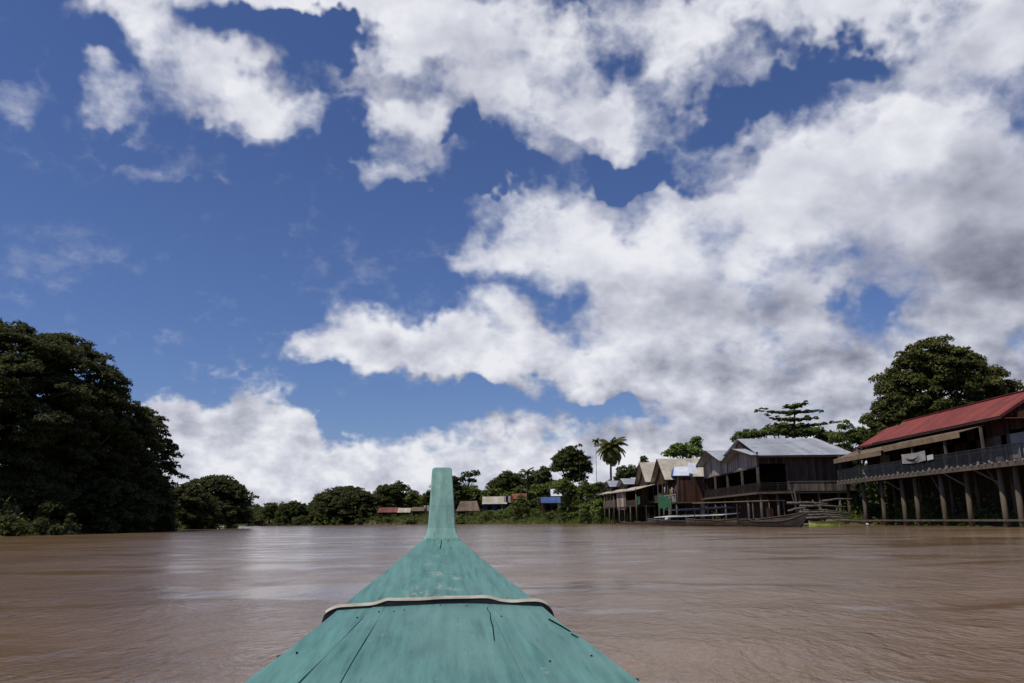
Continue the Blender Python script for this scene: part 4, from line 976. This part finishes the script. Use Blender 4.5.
# two front gables over the river
for (ya, yp, yb, xf, ze, zp) in ((96.9, 105.0, 111.2, 28.6, 8.35, 9.75), (111.2, 118.6, 125.6, 28.4, 8.7, 10.7)):
    put(MB().slab([(xf, ya, ze), (32.5, ya, ze), (32.5, yp, zp), (xf, yp, zp)], .05), 'porch_roof', zinc_x, H)
    put(MB().slab([(xf, yp, zp), (32.5, yp, zp), (32.5, yb, ze), (xf, yb, ze)], .05), 'porch_roof', zinc_x, H)
    put(MB().beam((xf - .03, ya, ze - .1), (xf - .03, yp, zp - .1), .05, .26).beam((xf - .03, yp, zp - .1), (xf - .03, yb, ze - .1), .05, .26), 'barge_board', timber_d, H)
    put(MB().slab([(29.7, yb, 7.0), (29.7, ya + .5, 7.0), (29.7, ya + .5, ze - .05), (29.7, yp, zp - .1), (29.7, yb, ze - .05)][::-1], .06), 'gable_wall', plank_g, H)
put(MB().box((29.55, 97.3, 6.86), (29.75, 125.6, 7.02)), 'lintel', timber, H)
# side wall towards us: open bay then planks
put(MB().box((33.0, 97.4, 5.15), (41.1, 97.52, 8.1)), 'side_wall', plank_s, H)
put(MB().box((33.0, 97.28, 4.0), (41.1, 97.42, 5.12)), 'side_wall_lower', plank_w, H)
put(MB().box((33.0, 97.22, 5.05), (41.1, 97.38, 5.18)), 'rail_board', timber, H)
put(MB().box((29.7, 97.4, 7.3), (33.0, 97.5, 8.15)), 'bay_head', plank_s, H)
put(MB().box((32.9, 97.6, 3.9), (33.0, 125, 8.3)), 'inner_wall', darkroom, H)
put(MB().box((29.7, 124.9, 3.9), (41.1, 125, 8.6)).box((41.0, 97.6, 3.9), (41.1, 125, 8.3)), 'back_wall', plank_d, H)
put(MB().box((29.2, 96.9, 3.72), (41.2, 125.8, 3.9)), 'deck', timber_d, H)
put(MB().beam((29.2, 96.85, 3.8), (33.6, 96.85, 3.86), .14, .24), 'deck_edge', timber, H); put(MB().beam((29.1, 96.9, 3.8), (29.1, 125.8, 3.8), .12, .24), 'deck_edge', timber, H)
rail(H, (29.3, 97.1, 3.9), (29.3, 125.6, 3.9), 1.1, .22, timber_d)
rail(H, (29.3, 97.0, 3.9), (32.9, 97.0, 3.9), 1.1, .2, timber_d)
for y in (97.3, 104, 111.2, 118, 125.4): put(MB().box((29.35, y - .12, 3.9), (29.6, y + .12, 6.9)), 'veranda_post', timber, H)
put(MB().box((29.5, 97.3, 3.9), (29.72, 97.5, 8.75)), 'corner_post', timber, H)
for y in (97.2, 102.5, 108, 113.5, 119, 125): post(H, 29.6, y, 3.72, .17, timber, z0=-.8)
for x in (31.6, 34.2, 36.6, 39.0, 41): post(H, x, 97.3, 3.72, .17, timber, z0=-.5, lean=(.12, 0))
for x, y in ((33, 104), (33, 111), (33, 118), (37, 104), (37, 112), (41, 106)): post(H, x, y, 3.72, .15, timber_d, z0=0)
put(MB().beam((32.9, 96.9, 5.2), (33.7, 96.6, 1.0), .1, .1), 'prop', timber, H)
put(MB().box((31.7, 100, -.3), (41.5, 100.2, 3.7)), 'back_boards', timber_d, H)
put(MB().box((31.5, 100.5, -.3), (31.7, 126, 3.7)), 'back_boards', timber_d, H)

# --- tan gabled twin house
def gabled_house(name, label, yp, ya, yb, xf, xb, ze, zp, roof_m, wall_m, zd=3.6, opening=True, rail_on=True, n_posts=4, group=None):
    H = thing(name, label, 'house', ((xf + xb) / 2, yp, 0), group)
    put(MB().slab([(xf, ya, ze), (xb, ya, ze), (xb, yp, zp), (xf, yp, zp)], .05), 'roof', roof_m, H)
    put(MB().slab([(xf, yp, zp), (xb, yp, zp), (xb, yb, ze), (xf, yb, ze)], .05), 'roof', roof_m, H)
    put(MB().beam((xf - .04, ya, ze - .1), (xf - .04, yp, zp - .1), .06, .25).beam((xf - .04, yp, zp - .1), (xf - .04, yb, ze - .1), .06, .25), 'barge_board', timber_d, H)
    g = xf + .7
    put(MB().slab([(g, ya + .4, ze - .4), (g, ya + .4, ze), (g, yp, zp - .15), (g, yb - .4, ze), (g, yb - .4, ze - .4)], .05), 'gable_wall', wall_m, H)
    mb = MB(); mb.box((g + 1.4, ya + .5, zd), (g + 1.5, yb - .5, ze)); mb.box((g + 1.4, ya + .5, zd), (xb - .5, ya + .6, ze)); mb.box((g + 1.4, yb - .6, zd), (xb - .5, yb - .5, ze)); mb.box((xb - .6, ya + .5, zd), (xb - .5, yb - .5, ze))
    put(mb, 'wall', wall_m, H)
    w = (yb - ya)
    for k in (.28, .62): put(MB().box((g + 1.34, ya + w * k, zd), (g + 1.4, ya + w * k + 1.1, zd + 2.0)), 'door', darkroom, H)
    put(MB().box((xf + .2, ya, zd - .15), (xb, yb, zd)), 'deck', timber, H)
    if rail_on: rail(H, (xf + .3, ya, zd), (xf + .3, yb, zd), 1.0, .25, timber)
    for i in range(n_posts):
        y = ya + .3 + (yb - ya - .6) * i / (n_posts - 1)
        put(MB().box((xf + .35, y - .08, zd), (xf + .5, y + .08, ze - .1)), 'veranda_post', timber, H)
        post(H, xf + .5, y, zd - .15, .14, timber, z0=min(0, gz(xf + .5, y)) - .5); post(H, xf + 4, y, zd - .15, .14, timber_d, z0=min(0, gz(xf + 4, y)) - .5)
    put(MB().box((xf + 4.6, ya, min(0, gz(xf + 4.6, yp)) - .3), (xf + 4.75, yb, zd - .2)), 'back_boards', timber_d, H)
    return H
HG = 'brown gabled stilt houses in a row'
gabled_house('gabled_house', 'stilt house with large tan roof and steep brown gable', 133, 127, 140.5, 23.8, 31.5, 6.9, 10.6, tan_roof, plank_d, 3.7, group=HG)
gabled_house('gabled_house', 'stilt house with narrower tan roof just left of the large tan one', 147, 141, 153.5, 23.0, 29.5, 7.2, 11.0, tan_roof, plank_d, 3.7, group=HG)
gabled_house('gabled_house', 'small zinc gabled house left of the two tan roofs', 159, 154, 165, 21.0, 27, 7.4, 8.7, zinc_x, plank_w, 3.7, group=HG)
gabled_house('gabled_house', 'farthest small zinc gabled house beside the palm', 170, 165.3, 175, 19.6, 26, 7.4, 8.8, zinc_x, plank_d, 3.6, group=HG)
# long lean-to along their river side
LT = thing('lean_to', 'long low lean-to roof running below the small zinc gables', 'lean-to', (19, 155, 0))
put(MB().slab([(18.0, 174, 6.05), (20.6, 138, 5.75), (24.2, 138, 6.7), (20.8, 174, 6.9)], .06), 'roof', tan_roof, LT)
put(MB().beam((18.0, 174, 6.02), (20.6, 138, 5.72), .08, .14), 'fascia', plaster, LT)
put(MB().slab([(18.6, 171, 3.2), (19.6, 157, 3.2), (19.6, 157, 4.6), (18.6, 171, 4.6)], .06), 'parapet', plank_w, LT)
put(MB().slab([(19.8, 156, 2.6), (20.4, 148, 2.6), (20.4, 148, 5.8), (19.8, 156, 5.8)], .06), 'wall', plank_g, LT)
put(MB().slab([(18.3, 173, 3.1), (21.0, 138, 3.1), (24, 138, 3.1), (21.5, 173, 3.1)], .12), 'deck', timber_d, LT)
put(MB().slab([(20.6, 172, 3.1), (23.2, 141, 3.1), (23.2, 141, 6.4), (20.6, 172, 6.5)], .06), 'back_wall', plank_d, LT)
for i in range(8):
    t = i / 7; p = Vector((18.4, 172.5, 0)).lerp(Vector((20.9, 138.5, 0)), t)
    post(LT, p.x, p.y, 6.0 if i % 2 else 3.1, .12, timber, z0=-.9)
    post(LT, p.x + 2, p.y, 3.1, .14, timber_d, z0=-.9)
rail(LT, (20.5, 147, 3.1), (21.0, 138, 3.1), 1.0, .3, timber)
# green tarp panels on the veranda
solo(MB().slab([(21.0, 139.2, 3.3), (21.2, 136.5, 3.3), (21.2, 136.5, 4.6), (21.0, 139.2, 4.6)], .03), 'tarpaulin', green_tarp, 'small green tarpaulin tied on the railing under the tan gables', 'tarpaulin', (21, 138, 3.2))
gt = thing('tarpaulin', 'large green tarpaulin sagging beside the white boat roof', 'tarpaulin', (22.4, 121, 0))
mb = MB(); n = 8
mb.add([(22.0 + .9 * i / n + .12 * math.sin(i), 123.4 - 5.0 * i / n, (4.7 - 1.0 * (i / n) if j else 2.3 + .2 * math.sin(i * 1.3)) ) for i in range(n + 1) for j in (0, 1)], [(2 * i, 2 * i + 1, 2 * i + 3, 2 * i + 2) for i in range(n)])
o = put(mb, 'sheet', green_tarp, gt); s_ = o.modifiers.new('t', 'SOLIDIFY'); s_.thickness = .02
put(MB().tube([(22.0, 123.5, -.6), (22.0, 123.5, 4.8)], .05, 6), 'pole', timber, gt); put(MB().tube([(22.9, 118.3, -.6), (22.9, 118.3, 3.9)], .05, 6), 'pole', timber, gt)

# --- shack between tan house and metal house
S = thing('blue_roofed_shack', 'small shack with pale blue sheet roofs between tan and metal roofed houses', 'shack', (27.5, 124, 0))
put(MB().slab([(24.9, 125.8, 7.45), (27.4, 125.8, 7.45), (28.2, 128.5, 9.0), (25.7, 128.5, 9.0)], .05), 'roof', white_sheet, S)
put(MB().slab([(26.9, 123.5, 7.7), (28.2, 123.5, 7.4), (28.8, 125.6, 9.2), (27.3, 125.6, 9.5)], .05), 'roof', white_sheet, S)
put(MB().slab([(24.9, 125.75, 7.4), (25.7, 128.5, 8.95), (24.9, 131, 7.4)], .04), 'gable_board', cloth_b, S)
put(MB().box((25.5, 126, 3.4), (30, 126.15, 7.3)).box((25.5, 126.2, 3.4), (25.65, 131, 7.3)), 'wall', plank_d, S)
put(MB().box((23.9, 120, 3.15), (29, 131, 3.3)), 'deck', timber, S)
mb = MB()
for i in range(11): mb.beam((24.0 + .02 * i, 120.2 + i * .95, 3.35), (24.0, 120.7 + i * .95 + (.3 if i % 3 else -.2), 4.5), .09, .06)
mb.beam((24, 120, 4.4), (24, 131, 4.4), .08, .08)
put(mb, 'slanted_railing', mat('bleached_wood', (.33, .33, .34), .9, .1, var=(.2, .2, .2), vscale=2), S)
for x, y in ((24.1, 120.3), (24.1, 125.5), (24.1, 130.8), (28, 120.3), (28, 126)): post(S, x, y, 3.15, .12, timber, z0=-.8)
for y in (120.5, 130.5): put(MB().beam((24.2, y, 3.3), (24.6, y, 7.0), .12, .12), 'veranda_post', timber, S)
put(MB().box((27.6, 118, -.5), (27.75, 131, 3.1)), 'back_boards', timber_d, S)
LN = 'washing hung out on the shack veranda'
for k, (y, z, m_, lab) in enumerate(((130.2, 5.9, cloth_w, 'white garment hanging at the left end of the shack line'), (128.7, 5.5, cloth_k, 'black garment on the shack line'), (127.2, 5.6, cloth_b, 'blue garment on the shack line'), (125.6, 5.4, cloth_y, 'yellow garment on the shack line'), (124.2, 5.6, cloth_w, 'white garment in the middle of the shack line'), (122.4, 5.4, cloth_r, 'red garment on the shack line'), (121.2, 5.7, cloth_b, 'blue garment at the right end of shack line'))):
    solo(MB().add([(24.35, y, z), (24.35, y + .8, z), (24.38, y + 1.0, z - .25), (24.36, y + .75, z - .3), (24.37, y + .72, z - .95), (24.34, y + .1, z - .95), (24.35, y + .05, z - .3), (24.36, y - .2, z - .25)], [tuple(range(8))]), 'garment', m_, lab, 'garment', (24.35, y, z), LN)
solo(MB().tube([(24.35, 120.4, 5.85), (24.35, 125.5, 5.7), (24.35, 130.9, 5.95)], .015, 5), 'clothes_line', timber_d, 'clothes line strung across the shack veranda', 'clothes line', (24.35, 125, 5.8))

# --- small far houses, placed on the far bank by where they stand
def far_house(name, label, px0, px1, py_eave, py_ridge, d, m_, wall=plank_d, deep=5, group='small houses among trees on the far bank', skew=0):
    a = P(px0, py_eave, d); b = P(px1, py_eave, d); r = P((px0 + px1) / 2, py_ridge, d + deep / 2); zr = r.z; ze = a.z
    g = min(gz(a.x, d), gz(b.x, d + deep)); g = min(g, 0)
    H = thing(name, label, 'house', ((a.x + b.x) / 2, d + deep / 2, 0), group)
    put(MB().slab([(a.x, d, ze), (b.x, d, ze), (b.x - skew, d + deep / 2, zr), (a.x + skew, d + deep / 2, zr)], .08), 'roof', m_, H)
    put(MB().slab([(a.x + skew, d + deep / 2, zr), (b.x - skew, d + deep / 2, zr), (b.x, d + deep, ze), (a.x, d + deep, ze)], .08), 'roof', m_, H)
    x0, x1 = a.x + .4, b.x - .4
    put(MB().box((x0, d + .5, ze - 2.4), (x1, d + .6, ze - .1)).box((x0, d + .6, ze - 2.4), (x0 + .1, d + deep - .4, ze - .1)).box((x1 - .1, d + .6, ze - 2.4), (x1, d + deep - .4, ze - .1)), 'wall', wall, H)
    w = x1 - x0
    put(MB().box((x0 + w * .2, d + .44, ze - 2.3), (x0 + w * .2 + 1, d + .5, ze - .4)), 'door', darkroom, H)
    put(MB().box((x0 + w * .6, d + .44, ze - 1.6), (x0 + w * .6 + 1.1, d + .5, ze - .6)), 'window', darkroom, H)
    put(MB().box((x0, d, ze - 2.55), (x1, d + deep, ze - 2.4)), 'floor', timber, H)
    for x in (x0 + .2, (x0 + x1) / 2, x1 - .2): post(H, x, d + .3, ze - 2.5, .13, timber, z0=g - .5)
    return H
far_house('brown_roofed_house', 'low house with dull brown roof just right of prow', 456, 480, 511, 501, 222, brown_roof, deep=7, skew=1.0)
far_house('tan_roofed_house', 'house with pale tan roof above a dark blue wall', 482, 507, 504, 496.5, 220, tan_roof, wall=mat('navy_boards', (.035, .04, .10), .8, .2), deep=7)
far_house('orange_roofed_house', 'house with orange red roof behind the tan roofed one', 512, 527, 499, 493.5, 228, orange_roof, deep=6)
far_house('blue_roofed_hut', 'hut with bright blue sheet roof over dark posts', 541, 561, 503, 497, 196, blue_roof, deep=6)
far_house('white_roofed_hut', 'pale roofed hut above the bright blue roof', 551, 562, 496, 489, 206, white_sheet, deep=6)
far_house('white_roofed_hut', 'pale roofed hut right of bright blue roof, half hidden', 565, 580, 494, 490, 204, white_sheet, deep=6)
far_house('red_roofed_hut', 'dark red roofed hut farthest left on the far bank', 358, 374, 516, 510.5, 254, pink_roof, deep=7)
far_house('red_roofed_hut', 'long faded red roofed hut left of prow', 377, 399, 512.5, 507.5, 249, pink_roof, deep=7)
far_house('pale_roofed_hut', 'hut with pale sheet roof between the faded red and brown ones', 397, 410, 512.5, 508, 246, tan_roof, deep=6)
far_house('brown_roofed_hut', 'brown roofed hut nearest the left side of prow', 411, 424, 511, 507, 241, brown_roof, deep=6)
for k, (x_, m_, lab) in enumerate(((503.5, cloth_w, 'white sheet drying left of orange roof'), (505.8, cloth_k, 'black cloth drying left of orange roof'), (508, cloth_w, 'second white sheet drying left of orange roof, beside black cloth'), (510.4, cloth_r, 'red cloth drying by the orange roof'), (424, cloth_w, 'white sheet drying just left of prow'), (427, cloth_w, 'white cloth drying nearest the left side of prow'))):
    d_ = 213 if x_ > 440 else 244; y_ = 496 if x_ > 440 else 505.5; p = P(x_, y_, d_)
    solo(MB().slab([(p.x, d_, p.z), (p.x + .62, d_, p.z + .02), (p.x + .62, d_, p.z - 1.7), (p.x + .02, d_, p.z - 1.6)], .02), 'drying_cloth', m_, lab, 'cloth', (p.x, d_, p.z), 'cloths drying on far bank lines')
for x0_, x1_, y_, d_, lab in ((502, 513, 496, 213, 'line of drying cloths left of orange roof'), (420, 431, 505.5, 244, 'line of drying cloths left of prow')):
    a, b = P(x0_, y_, d_), P(x1_, y_, d_); g = gz(a.x, d_); T = thing('clothes_line', lab, 'clothes line', (a.x, d_, g))
    put(MB().tube([a, b], .02, 5), 'line', timber, T)
    for q in (a, b): put(MB().tube([(q.x, d_, g - .2), (q.x, d_, q.z + .05)], .05, 6), 'pole', timber, T)
p = P(580, 520, 180); q = P(580, 459, 180)
PT = thing('pole', 'thin bare pole rising left of the coconut palm', 'pole', (p.x, p.y, gz(p.x, p.y)))
put(MB().tube([(p.x, p.y, gz(p.x, p.y) - .3), (p.x, p.y, (q.z) * .5), (q.x, p.y, q.z)], [.07, .055, .03], 8), 'shaft', bark, PT); put(MB().beam((q.x - .4, p.y, q.z - .5), (q.x + .4, p.y, q.z - .5), .05, .05), 'crossbar', bark, PT)

cf = mat('dark_chair_paint', (.05, .04, .035), .6, .3)
CH = 'chairs on the veranda of the red roofed house'
for k, (y, lab) in enumerate(((68.0, 'dark chair on the veranda nearest the pale wall'), (73.2, 'dark chair on the veranda right of the banner'), (82.0, 'dark chair on the veranda left of the banner'))):
    x = 40.2; T = thing('chair', lab, 'chair', (x, y, ZD), CH)
    put(MB().box((x - .22, y - .22, ZD + .42), (x + .22, y + .22, ZD + .46)), 'seat', cf, T)
    put(MB().box((x + .2, y - .22, ZD + .5), (x + .24, y + .22, ZD + .95)), 'backrest', cf, T)
    for a in (-.2, .2):
        for b in (-.2, .2): put(MB().box((x + a - .02, y + b - .02, ZD), (x + a + .02, y + b + .02, ZD + (.95 if a > 0 else .42))), 'leg', cf, T)
    if k == 0: pass

# ---------------------------------------------------------------- moored boats and clutter along the right bank
hull_w = mat('old_hull_wood', (.13, .10, .08), .8, .2, var=(.07, .05, .04), vscale=1.5, planks=('z', .22))
hull_d = mat('dark_hull_wood', (.045, .034, .032), .8, .2, var=(.025, .02, .018), vscale=1.5)
hull_r = mat('reddish_hull_paint', (.13, .06, .045), .8, .2, var=(.07, .05, .04), vscale=2)
def river_boat(root, A, B, w, fb, bow_rise, m_, stern_rise=.25, low=.4):
    """wooden hull from stern A to bow B (XY), freeboard fb"""
    A, B = Vector((*A, 0)), Vector((*B, 0)); d = (B - A).normalized(); s = Vector((-d.y, d.x, 0)); n = 22; rows = []
    for i in range(n + 1):
        t = i / n; c = A.lerp(B, t); hw = w / 2 * (min(1, .55 + t * 2.2) if t < .3 else 1) * (1 if t < .62 else max(.03, 1 - ((t - .62) / .38) ** 1.7))
        z = fb + bow_rise * max(0, (t - .6) / .4) ** 2 + stern_rise * max(0, (.2 - t) / .2) ** 2; k = -.35 + (bow_rise + fb * .5) * max(0, (t - .82) / .18) ** 1.5
        k = min(k, z - .08)
        rows.append([c + s * hw + Vector((0, 0, z)), c + s * hw * .86 + Vector((0, 0, (z + k) / 2)), c + s * hw * .5 + Vector((0, 0, k)), c - s * hw * .5 + Vector((0, 0, k)), c - s * hw * .86 + Vector((0, 0, (z + k) / 2)), c - s * hw + Vector((0, 0, z))])
    mb = MB(); fs = []
    for i in range(n):
        for j in range(5): fs.append((i * 6 + j, (i + 1) * 6 + j, (i + 1) * 6 + j + 1, i * 6 + j + 1))
    fs += [tuple(range(6)), tuple(range(n * 6, n * 6 + 6))[::-1]]
    o = put(mb.add([v for r in rows for v in r], fs), 'hull', m_, root); so_ = o.modifiers.new('t', 'SOLIDIFY'); so_.thickness = .05; so_.offset = -1
    for j in (0, 5):
        mb = MB()
        for i in range(n): mb.beam(rows[i][j] + Vector((0, 0, .03)), rows[i + 1][j] + Vector((0, 0, .03)), .09, .07)
        put(mb, 'gunwale', timber, root)
    mb = MB()
    for i in range(4, 15): mb.add([rows[i][1] * .999, rows[i + 1][1], rows[i + 1][4], rows[i][4]], [(0, 1, 2, 3)])
    put(mb, 'floor', timber_d, root)
    return rows, d, s
# covered boat with a long flat canopy, bow to the right
a, b = P(690, 524, 103), P(803, 524, 84.5)
T = thing('covered_boat', 'long wooden passenger boat under a flat brown canopy, bow pointing right', 'boat', ((a.x + b.x) / 2, (a.y + b.y) / 2, 0))
rows, d, s = river_boat(T, (a.x, a.y), (b.x, b.y), 2.3, .75, .65, hull_w)
c0 = P(700, 505, 101); c1 = P(777, 500.5, 89.5); z = 2.72
put(MB().slab([Vector((c1.x, c1.y, z)) + s * 1.15, Vector((c0.x, c0.y, z)) + s * 1.15, Vector((c0.x, c0.y, z)) - s * 1.15, Vector((c1.x, c1.y, z)) - s * 1.15][::-1], .09), 'canopy', fascia_m, T)
for i in range(6):
    p = Vector((c0.x, c0.y, 0)).lerp(Vector((c1.x, c1.y, 0)), i / 5 * .98 + .01)
    for k in (-1, 1):
        q = p + s * k * 1.0; put(MB().beam((q.x, q.y, .5), (q.x, q.y, z - .04), .09, .09), 'canopy_post', fascia_m if i > 3 else timber_d, T)
q = P(770, 515, 88.6); put(MB().box((q.x - .3, q.y - .2, .5), (q.x + .3, q.y + .2, 1.9)), 'cargo_box', plank_d, T)
# dark bow boat in front
a, b = P(752, 525, 88), P(806, 524, 80)
T2 = thing('dark_canoe', 'dark hulled boat with reddish rim and raised bow beside the covered boat', 'boat', ((a.x + b.x) / 2, (a.y + b.y) / 2, 0))
river_boat(T2, (a.x, a.y), (b.x, b.y), 1.5, .55, .75, hull_d)
# left boat with white roof edge and blue tarp
a, b = P(742, 524.5, 92), P(648, 523, 120)
T = thing('covered_boat', 'long wooden boat with white edged roof and dark blue tarpaulin, stern to the left', 'boat', ((a.x + b.x) / 2, (a.y + b.y) / 2, 0))
rows, d, s = river_boat(T, (a.x, a.y), (b.x, b.y), 2.2, .62, .35, hull_w)
c0 = P(733, 515, 94.5); c1 = P(662, 517, 115); z = 1.55
ra, rb = Vector((c1.x, c1.y, 0)), Vector((c0.x, c0.y, 0)); sv = s if s.x < 0 else -s        # sv points out to the river
mb = MB().hexa([ra + sv * 1.25 + Vector((0, 0, 1.06)), rb + sv * 1.25 + Vector((0, 0, 1.26)), rb - sv * .9 + Vector((0, 0, 1.46)), ra - sv * .9 + Vector((0, 0, 1.24))],
               [ra + sv * 1.25 + Vector((0, 0, 1.13)), rb + sv * 1.25 + Vector((0, 0, 1.33)), rb - sv * .9 + Vector((0, 0, 1.53)), ra - sv * .9 + Vector((0, 0, 1.31))])
put(mb, 'roof', white_sheet, T)
put(MB().slab([Vector((c1.x + .4, c1.y - 5, 2.1)) + s * .9, Vector((c0.x, c0.y, 2.25)) + s * .9, Vector((c0.x, c0.y, 2.1)) - s * .9, Vector((c1.x + .4, c1.y - 5, 2.0)) - s * .9], .05), 'tarpaulin_roof', blue_tarp, T)
for i in range(8):
    p = Vector((c0.x, c0.y, 0)).lerp(Vector((c1.x, c1.y, 0)), i / 7 * .98 + .01)
    for k in (-1, 1):
        q = p - sv * (.85 if k > 0 else .1); put(MB().beam((q.x, q.y, .4), (q.x, q.y, 2.05 if i < 6 else 1.4), .06, .06), 'canopy_post', timber_d, T)
q = P(667, 520, 117); solo(MB().tube([(q.x, q.y, .5), (q.x, q.y, .6), (q.x, q.y, .95), (q.x, q.y, 1.1)], [.1, .32, .30, .08], 12), 'float', cloth_w, 'white round float on the stern of the white edged boat', 'float', (q.x, q.y, .5), smooth=True)
for (x0_, x1_, d0, d1, lab) in ((622, 652, 142, 128, 'low narrow canoe moored left under the gabled houses'), (636, 668, 136, 121, 'narrow brown canoe moored beside the white edged boat stern')):
    a, b = P(x0_, 523, d0), P(x1_, 523, d1); T = thing('canoe', lab, 'boat', ((a.x + b.x) / 2, (a.y + b.y) / 2, 0), 'small canoes by the stilt houses')
    river_boat(T, (a.x, a.y), (b.x, b.y), 1.0, .32, .3, hull_w, .2)
# yellow green upturned canoe and driftwood
q = P(823, 521.5, 84); yg = mat('yellow_green_paint', (.42, .50, .10), .6, .3, var=(.30, .36, .08), vscale=3)
T = thing('canoe', 'small yellow green canoe at the foot of the stacked logs', 'boat', (q.x, q.y, 0)); river_boat(T, (q.x - 1.3, q.y + .5), (q.x + 1.6, q.y - .3), 0.8, .45, .15, yg, .1)
q = P(799, 521.5, 90); T = thing('raft', 'pale plank raft left of the yellow green canoe', 'raft', (q.x, q.y, .0))
mb = MB()
for i in range(6): mb.box((q.x - 1.2, q.y - .6 + i * .22, .12), (q.x + 1.2, q.y - .42 + i * .22, .26))
put(mb, 'planks', plaster, T); put(MB().box((q.x - 1.0, q.y - .6, -.02), (q.x - .8, q.y + .7, .118)).box((q.x + .8, q.y - .6, -.02), (q.x + 1.0, q.y + .7, .118)), 'bearer', timber, T)
q = P(867, 524, 83); solo(MB().tube([(q.x - .12, q.y, .16), (q.x - .05, q.y, .16), (q.x + .12, q.y, .13), (q.x + .22, q.y, .12)], [.06, .14, .14, .05], 10), 'jug', cloth_w, 'white plastic jug floating before the red roofed house', 'jug', (q.x, q.y, 0), smooth=True)
rg = np.random.default_rng(3)
wood_p = mat('pale_driftwood', (.15, .135, .115), .9, .1, var=(.075, .065, .055), vscale=3, bump=.3)
LOG = [('pale log lying on top of the stack, pointing left', 787, 503, 828, 504, 94, .17), ('crooked pale log just below the top one', 800, 506, 846, 507, 95, .15), ('thin log sloping down from the stack top', 803, 510, 842, 512, 94, .12), ('grey log in the middle of the stack', 796, 512, 850, 514, 93, .14), ('grey log third from the water', 800, 515, 848, 516, 92.5, .15), ('dark log second from the water', 806, 518, 852, 518, 92, .15), ('lowest log lying at the waterline', 826, 521, 866, 522, 90, .16), ('short pale log end sticking out left of the stack', 788, 511, 806, 508, 93, .14), ('short upper log on the right of the stack', 822, 501, 852, 499, 95, .13), ('thin branch across the stack', 812, 500, 834, 521, 92, .06)]
for lab, x0_, y0_, x1_, y1_, d_, r_ in LOG:
    a, b = P(x0_, y0_, d_), P(x1_, y1_, d_ - 1); m_ = a.lerp(b, .5) + Vector((0, .3, .12))
    solo(MB().tube([a, a.lerp(m_, .5) + Vector((0, .1, -.05)), m_, b], [r_, r_ * .95, r_ * .85, r_ * .6], 8), 'log', wood_p, lab, 'log', tuple(a), 'logs and driftwood stacked on the bank', smooth=True)
solo(MB().tube([P(794, 488, 94), P(797, 505, 94)], [.09, .11], 8), 'pole', wood_p, 'short crooked pole leaning over the stacked logs', 'pole', tuple(P(797, 505, 94)))
# mooring poles in the shallows
for x_, yt, d_, lab in ((646, 505, 128, 'mooring pole at the left boat stern'), (740, 506, 97, 'mooring pole behind the covered boat canopy')):
    p = P(x_, yt, d_); T = solo(MB().tube([(p.x + .1, p.y, -.8), (p.x, p.y, p.z)], [.06, .045], 7), 'mooring_pole', timber, lab, 'pole', (p.x, p.y, 0))
